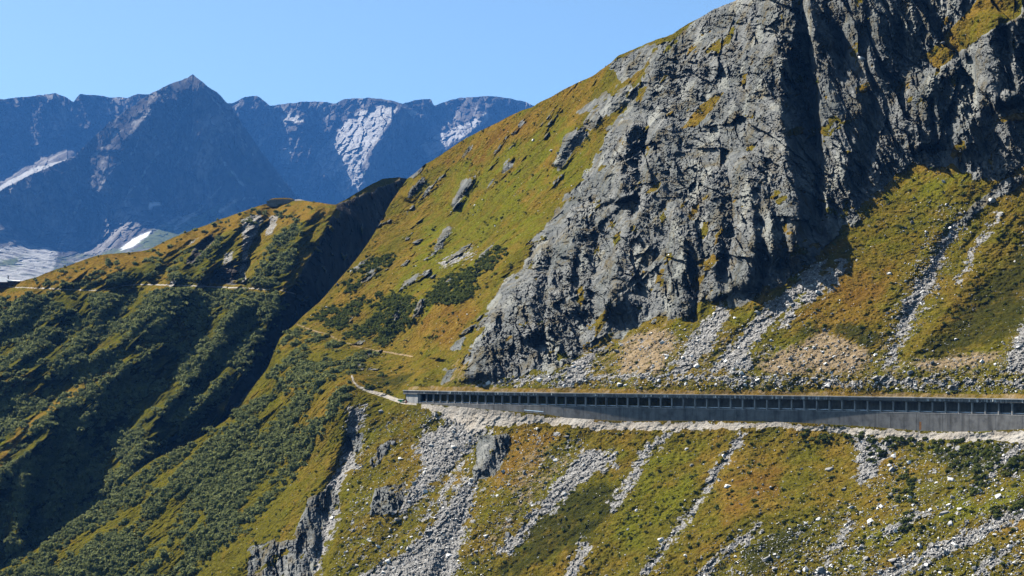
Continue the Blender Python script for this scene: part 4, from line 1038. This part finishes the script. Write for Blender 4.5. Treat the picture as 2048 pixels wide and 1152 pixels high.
# ---- shrubs
def shrub_shape(seed, n, leaf):
    r = np.random.default_rng(seed)
    k = int(r.integers(2, 6))
    cen = r.normal(size=(k, 3)) * np.array([0.42, 0.42, 0.16]); cen[0] = 0
    rad = r.uniform(0.45, 0.8, k)
    who = r.integers(0, k, n)
    d = r.normal(size=(n, 3)); d[:, 2] = np.abs(d[:, 2]) * 0.9 - 0.15
    d /= np.linalg.norm(d, axis=1)[:, None]
    lob = 0.8 + 0.34 * fbm(d * 1.0 + seed, 0.7, 2, seed)
    c = cen[who] + d * (lob * rad[who] * r.uniform(0.6, 1.0, n) ** 0.6)[:, None]
    c[:, 2] = c[:, 2] * r.uniform(0.75, 1.2) + 0.15
    nrm = d + 0.45 * r.normal(size=(n, 3)); nrm /= np.linalg.norm(nrm, axis=1)[:, None]
    t = np.cross(nrm, r.normal(size=(n, 3))); t /= np.linalg.norm(t, axis=1)[:, None]
    b = np.cross(nrm, t)
    s = leaf * r.uniform(0.6, 1.35, n)[:, None]
    v = np.stack([c + t * s, c - t * s * 0.6 + b * s * 0.9, c - t * s * 0.6 - b * s * 0.9], 1).reshape(-1, 3)
    return v, np.arange(3 * n).reshape(n, 3)

rng = np.random.default_rng(31)
M_TUFT = leaf_material('dry_grass_tufts', (0.09, 0.075, 0.012), (0.20, 0.155, 0.025), (0.36, 0.28, 0.07))
M_TUFTG = leaf_material('olive_grass_tufts', (0.04, 0.042, 0.007), (0.10, 0.095, 0.014), (0.19, 0.17, 0.03))
tsh = [shrub_shape(600 + k, 12, 0.45) for k in range(5)]
tsh = [(v * np.array([1, 1, 0.6]), f) for v, f in tsh]
ids = pick(openturf * (S1['scree'] < 0.4) * (sample(OLIVE1, S1['wu'], S1['wv']) < -4) * vis * px, 19000, rng)
tpos = PP[ids]; tsz = 0.25 + 0.45 * rng.uniform(0, 1, len(ids)) ** 2; tg = fbm(tpos, 12, 3, 605) + rng.normal(0, 0.2, len(ids)) > 0
tag(scatter_mesh('grass_tussocks', tsh, tpos[~tg], tsz[~tg], M_TUFT, rng, False), kind='stuff', label='dry golden grass tussocks over the slopes', cat='grass')
tag(scatter_mesh('heath_tussocks', tsh, tpos[tg], tsz[tg], M_TUFTG, rng, False), kind='stuff', label='olive heath tussocks over the slopes', cat='grass')
rng = np.random.default_rng(23)
sh1 = [shrub_shape(300 + k, 54, 0.33) for k in range(12)]
d1 = sample(DENSE1, S1['wu'], S1['wv'])
_p = S1['P']; _f = _p.copy(); _f[..., 0] = 0.72 * _p[..., 0] - 0.6 * _p[..., 2]; _f[..., 2] = 0.4 * (0.6 * _p[..., 0] + 0.72 * _p[..., 2]); _f[..., 1] *= 0.4
clump = fbm(_f, 15, 4, 701, 0.6)
w_d = (1 - S1['rock']) * sstep(-14, 18, d1) * sstep(-0.2, 0.2, clump) * vis * px * (d_path > 5) * ~road_m
w_p = (1 - S1['rock']) * sstep(-10, 5, sample(PATCH1, S1['wu'], S1['wv'])) * sstep(-0.2, 0.2, clump) * vis * px * ~path_m * ~road_m
w_b = (1 - S1['rock']) * sstep(-8, 4, sample(BUSH1, S1['wu'], S1['wv'])) * vis * px * below
w_s = openturf * (0.05 + sstep(0.1, 0.5, clump) * ((S1['U'] < 1180) & (S1['V'] < 770) & (S1['V'] > 240)) + 0.25 * sstep(0.1, 0.45, clump) * below) * (S1['scree'] < 0.3) * vis * px * ~S1['strip']
n_d, n_p, n_b, n_s = 8500, 1500, 280, 1900
ids = np.r_[pick(w_d, n_d, rng), pick(w_p, n_p, rng), pick(w_b, n_b, rng), pick(w_s, n_s, rng)]
ssz = np.r_[1.0 + 2.0 * rng.uniform(0, 1, n_d) ** 2, rng.uniform(0.9, 2.2, n_p), rng.uniform(0.7, 1.9, n_b), rng.uniform(0.5, 1.3, n_s)]
kindx = np.r_[np.zeros(n_d), np.ones(n_p), 2 * np.ones(n_b), 3 * np.ones(n_s)].astype(int)
spos = PP[ids] + np.c_[np.zeros(len(ids)), np.zeros(len(ids)), -0.1 * ssz]
su, sv_ = UU[ids], VV[ids]
# on the middle ridge
vis2 = (S2['V'] < 1250) & (S2['U'] > -260) & (S2['V'] < S1_TOP(S2['U']) + 12)
px2 = np.gradient(S2['V'], axis=0) * np.gradient(S2['U'], axis=1) / 2.0
cl2 = fbm(S2['P'], 28, 3, 711, 0.6)
w2 = (S2['dense'] * sstep(-0.2, 0.3, cl2) * (1 - 0.8 * S2['rock']) + 0.05 * S2['gold']) * vis2 * px2 * (S2['dp'] > 7)
ids2 = pick(w2, 18500, rng)
ssz2 = 1.2 + 2.6 * rng.uniform(0, 1, len(ids2)) ** 2
P2 = S2['P'].reshape(-1, 3)
spos2 = P2[ids2] + np.c_[np.zeros(len(ids2)), np.zeros(len(ids2)), -0.1 * ssz2]
apS = ssz / spos[:, 1] * np.where(kindx >= 1, 1.7, 1.0)
order = np.argsort(-apS)
ind, rest, taken = [], [], []
for i in order:
    p = spos[i]
    if len(ind) < 300 and 0 < su[i] < 2048 and 0 < sv_[i] < 1150 and all((p[0] - t[0]) ** 2 + (p[1] - t[1]) ** 2 > 4.0 for t in taken):
        ind.append(i); taken.append(p); continue
    rest.append(i)
rest = np.array(rest)
tag(scatter_mesh('alder_thicket', sh1, np.r_[spos[rest][kindx[rest] == 0], spos2], np.r_[ssz[rest][kindx[rest] == 0], ssz2], M_LEAF, rng, False), kind='stuff', label='dense green alder thicket covering the left slopes', cat='thicket')
tag(scatter_mesh('dwarf_shrubs', sh1, spos[rest][kindx[rest] > 0], ssz[rest][kindx[rest] > 0], M_LEAFD, rng, False), kind='stuff', label='low dark dwarf shrubs scattered over the grass', cat='shrubs')
shm = []
for k in range(8):
    sv2, sf2 = shrub_shape(400 + k, 150, 0.22)
    for mt in (M_LEAF, M_LEAFD):
        o = mesh_obj('shrub', sv2, sf2, mt); shm.append(o.data); bpy.data.objects.remove(o)
for r_, i in enumerate(ind):
    dk = kindx[i] > 0
    o = bpy.data.objects.new('shrub', shm[int(rng.integers(8)) * 2 + int(dk)]); C.objects.link(o)
    o.location = spos[i]; o.scale = (ssz[i] * rng.uniform(0.9, 1.25), ssz[i], ssz[i] * rng.uniform(0.75, 1.05)); o.rotation_euler = (0, 0, rng.uniform(0, 6.3))
    w, part = place_word(su[i], sv_[i])
    size = 'large' if ssz[i] > 1.75 else 'medium' if ssz[i] > 1.2 else 'small'
    tag(o, f"{size} {'dark green' if dk else 'grey green'} shrub {w}, {part}", 'shrub', f"{size} {'dark green' if dk else 'grey green'} shrubs {w}, {part}")
print('scatter', round(time.time() - T0, 1))

# ================================================================== SMALL BUILDINGS AND THINGS
def near_pt(S, u, v):
    k = np.argmin((S['U'] - u) ** 2 + (S['V'] - v) ** 2)
    return S['P'].reshape(-1, 3)[k]

def box_v(x0, x1, y0, y1, z0, z1):
    return [(x0, y0, z0), (x1, y0, z0), (x1, y1, z0), (x0, y1, z0), (x0, y0, z1), (x1, y0, z1), (x1, y1, z1), (x0, y1, z1)]

M_DARKWOOD = plain_material('dark_brown_boards', (0.075, 0.045, 0.04), 0.8)
M_ROOF = plain_material('pale_sheet_roof', (0.85, 0.86, 0.87), 0.55, 0.12, 1.5)
M_GLASS = plain_material('dark_window_glass', (0.02, 0.022, 0.028), 0.15)
hp = near_pt(S2, 6, 574)
H = empty('mountain_hut', hp); H.rotation_euler = (0, 0, R(12))
tag(H, 'small dark hut with a pale hipped roof on the ridge at the left edge', 'hut')
boxes('wall', [box_v(-6, 5.6, -4, 4, -2.5, 3.4)], M_DARKWOOD, H)
mesh_obj('roof', [(-6.8, -4.8, 3.403), (6.4, -4.8, 3.403), (6.4, 4.8, 3.403), (-6.8, 4.8, 3.403), (-2.5, 0, 7.4), (2.2, 0, 7.4)], [(0, 1, 5, 4), (1, 2, 5), (2, 3, 4, 5), (3, 0, 4), (3, 2, 1, 0)], M_ROOF, H)
for x in (-4, -1.2, 2.6): boxes('window', [box_v(x, x + 1.3, -4.06, -3.95, 1.2, 2.5)], M_GLASS, H)
boxes('door', [box_v(0.6, 1.7, -4.07, -3.95, 0.0, 2.2)], M_WOOD, H)
boxes('chimney', [box_v(3.4, 4.2, -0.4, 0.4, 5.2, 8.4)], M_CONC, H)
an = empty('hut_annex', near_pt(S2, 28, 566))
tag(an, 'low lean-to with a pale roof beside the hut', 'shed')
boxes('wall', [box_v(-4, 4, -3, 3, -2.5, 1.0)], M_DARKWOOD, an)
mesh_obj('roof', [(-4.5, -3.4, 1.003), (4.6, -3.4, 1.003), (4.6, 3.4, 1.003), (-4.5, 3.4, 1.003), (-4.5, -3.4, 1.9), (4.6, -3.4, 1.2), (4.6, 3.4, 1.7), (-4.5, 3.4, 2.4)], [(3, 2, 1, 0), (4, 5, 6, 7), (0, 1, 5, 4), (1, 2, 6, 5), (2, 3, 7, 6), (3, 0, 4, 7)], M_ROOF, an)

bp = near_pt(S2, 572, 406)
Bk = empty('hilltop_bunker', (bp[0], bp[1] + 1.0, bp[2]))
tag(Bk, 'low grass topped stone and concrete bunker crowning the middle ridge', 'bunker')
M_STONE = stone_material('dry_stone', (0.12, 0.12, 0.12), (0.32, 0.31, 0.30))
boxes('wall', [box_v(-12.5, 6, -3.5, 5, -3, 1.9), box_v(-15, -12.51, -2.0, 4, -3, 1.2)], M_STONE, Bk)
boxes('roof_slab', [box_v(-13.2, 6.4, -4.2, 5.4, 1.903, 2.5), box_v(-15.6, -13.21, -2.6, 4.4, 1.203, 1.7)], M_PORTAL, Bk)
gxs, gys = np.meshgrid(np.linspace(-12.8, 6.2, 30), np.linspace(-3.6, 5.2, 14))
gzz = 2.5 + 1.5 * np.clip(1 - ((gxs + 3) / 10) ** 4, 0, 1) * np.clip(1 - ((gys - 0.8) / 4.6) ** 4, 0, 1) + 0.25 * fbm(np.stack([gxs, gys, 0 * gxs], -1), 2, 3, 5)
gzz = np.maximum(gzz, 2.503)
tv = np.stack([gxs, gys, gzz], -1).reshape(-1, 3)
tat = {'cover_a': np.tile(np.array([[0, 0, 0, 0.9]], np.float32), (len(tv), 1)), 'cover_b': np.tile(np.array([[0.1, 0.1, 0, 0.2]], np.float32), (len(tv), 1))}
mesh_obj('turf_cover', tv, grid_faces(14, 30), MG, Bk, tat)
oc = mesh_obj('rock_outcrop', rock_shape(ICO2, 901, 14) * np.array([9, 5, 3.6]), ICO2F, M_STONE)
oc.location = (bp[0] + 11, bp[1] + 1, bp[2] + 0.6)
tag(oc, 'dark rock outcrop at the right end of the hilltop bunker', 'rock')

# green container and an orange marker beside the portal
gc = np.array(ext(-13.8, -inw * 0.9, Z_ROAD - 0.2))
d0 = g_at(0.0)[1]
gcE = empty('green_container', gc); gcE.rotation_euler = (0, 0, math.atan2(d0[1], d0[0]))
tag(gcE, 'green steel skip with a pale lid standing at the gallery portal', 'container')
M_GREEN = plain_material('green_paint', (0.02, 0.16, 0.07), 0.5, 0.2)
mesh_obj('body', [(-2.2, -1, 0), (2.0, -1, 0), (2.0, 1, 0), (-2.2, 1, 0), (-2.7, -1.15, 1.7), (2.4, -1.15, 1.7), (2.4, 1.15, 1.7), (-2.7, 1.15, 1.7)], [(3, 2, 1, 0), (4, 5, 6, 7), (0, 1, 5, 4), (1, 2, 6, 5), (2, 3, 7, 6), (3, 0, 4, 7)], M_GREEN, gcE)
boxes('lid', [box_v(-2.8, 2.5, -1.2, 1.2, 1.703, 1.9)], M_ROOF, gcE)
for x in (-1.6, 1.4): boxes('skid', [box_v(x, x + 0.25, -1.05, 1.05, -0.2, -0.003)], M_STEEL, gcE)

def cone(name, loc, mat, band, label):
    e = empty(name, loc)
    bm = bmesh.new(); bmesh.ops.create_cone(bm, cap_ends=True, segments=16, radius1=0.45, radius2=0.1, depth=1.3, matrix=__import__('mathutils').Matrix.Translation((0, 0, 0.72)))
    me = bpy.data.meshes.new('body'); bm.to_mesh(me); bm.free(); me.materials.append(mat)
    o = bpy.data.objects.new('body', me); C.objects.link(o); o.parent = e
    boxes('base', [box_v(-0.5, 0.5, -0.5, 0.5, 0, 0.067)], mat, e)
    tag(e, label, 'cone')
cone('traffic_cone', ext(-9.0, -inw * 1.6, Z_ROAD - 0.3), plain_material('orange_plastic', (0.75, 0.22, 0.08), 0.5), None, 'orange cone in front of the pale portal wall')

# long pale blue pipe in the shade at the foot of the wall
s0, s1 = np.interp(1052, us, seg), np.interp(1090, us, seg)
ring, fsx = [], []
for i, s in enumerate(np.linspace(s0, s1, 16)):
    for k in range(8):
        a = k * math.pi / 4
        ring.append(g_pt(s, -inw * (0.95 + 0.2 * math.cos(a)), base_z(s) + 1.05 + 0.2 * math.sin(a)))
for i in range(15):
    for k in range(8): fsx.append((i * 8 + k, i * 8 + (k + 1) % 8, i * 8 + 8 + (k + 1) % 8, i * 8 + 8 + k))
fsx += [tuple(range(8)), tuple(15 * 8 + k for k in range(7, -1, -1))]
tag(mesh_obj('blue_pipe', ring, fsx, plain_material('pale_blue_plastic', (0.30, 0.40, 0.52), 0.6)), 'long pale blue pipe lying in the shade against the gallery wall', 'pipe')

# ================================================================== LIGHT, AIR, CAMERA
SUN_AZ, SUN_EL = R(-50), R(43)                   # azimuth clockwise from +Y, elevation
sc = bpy.context.scene
w = bpy.data.worlds.new('World'); sc.world = w; w.use_nodes = True
nt = w.node_tree
sky = nt.nodes.new('ShaderNodeTexSky'); sky.sky_type = 'NISHITA'; sky.sun_disc = False
sky.sun_elevation = SUN_EL; sky.sun_rotation = SUN_AZ; sky.altitude = 2000
sky.air_density = 0.8; sky.dust_density = 3.0; sky.ozone_density = 1.6
bg = nt.nodes['Background']; tint = nt.nodes.new('ShaderNodeMix'); tint.data_type = 'RGBA'; tint.blend_type = 'MULTIPLY'; tint.inputs[0].default_value = 1.0
nt.links.new(sky.outputs[0], tint.inputs[6]); tint.inputs[7].default_value = (0.93, 1.06, 1.0, 1)
nt.links.new(tint.outputs[2], bg.inputs['Color']); bg.inputs['Strength'].default_value = 0.055
sl = bpy.data.lights.new('sun', 'SUN'); sl.energy = 5.0; sl.angle = R(0.5); sl.color = (1.0, 0.94, 0.85)
so = bpy.data.objects.new('sun', sl); C.objects.link(so)
from mathutils import Vector
to_sun = Vector((math.sin(SUN_AZ) * math.cos(SUN_EL), math.cos(SUN_AZ) * math.cos(SUN_EL), math.sin(SUN_EL)))
so.rotation_euler = to_sun.to_track_quat('Z', 'Y').to_euler()

HAZE = True
if HAZE:
    x0, x1, y0, y1, z0, z1 = -18300, 18300, -1700, 30300, -520, 3200
    hz = boxes('haze', [box_v(x0, x1, y0, y1, z0, z1)], [], None)
    m = bpy.data.materials.new('valley_haze'); m.use_nodes = True
    t = m.node_tree; t.nodes.remove(t.nodes['Principled BSDF'])
    pv_ = t.nodes.new('ShaderNodeVolumePrincipled')
    pv_.inputs['Color'].default_value = (0.10, 0.36, 1.0, 1); pv_.inputs['Density'].default_value = 2.1e-5; pv_.inputs['Anisotropy'].default_value = 0.0
    t.links.new(pv_.outputs[0], t.nodes['Material Output'].inputs['Volume'])
    hz.data.materials.append(m)
    tag(hz, kind='stuff', label='thin blue air haze filling the valley', cat='haze')

cam = bpy.data.cameras.new('camera'); cam.lens = 70; cam.sensor_width = 36; cam.shift_y = (V0 - 576) / 2048
cam.clip_end = 60000; cam.clip_start = 1
co = bpy.data.objects.new('camera', cam); C.objects.link(co); co.rotation_euler = (R(90), 0, 0); sc.camera = co

sc.view_settings.view_transform = 'Standard'; sc.view_settings.look = 'None'; sc.view_settings.exposure = 1.45; sc.view_settings.gamma = 1
sc.cycles.use_denoising = True
sc.cycles.max_bounces = 2; sc.cycles.volume_bounces = 0; sc.cycles.diffuse_bounces = 0
print('done', round(time.time() - T0, 1))
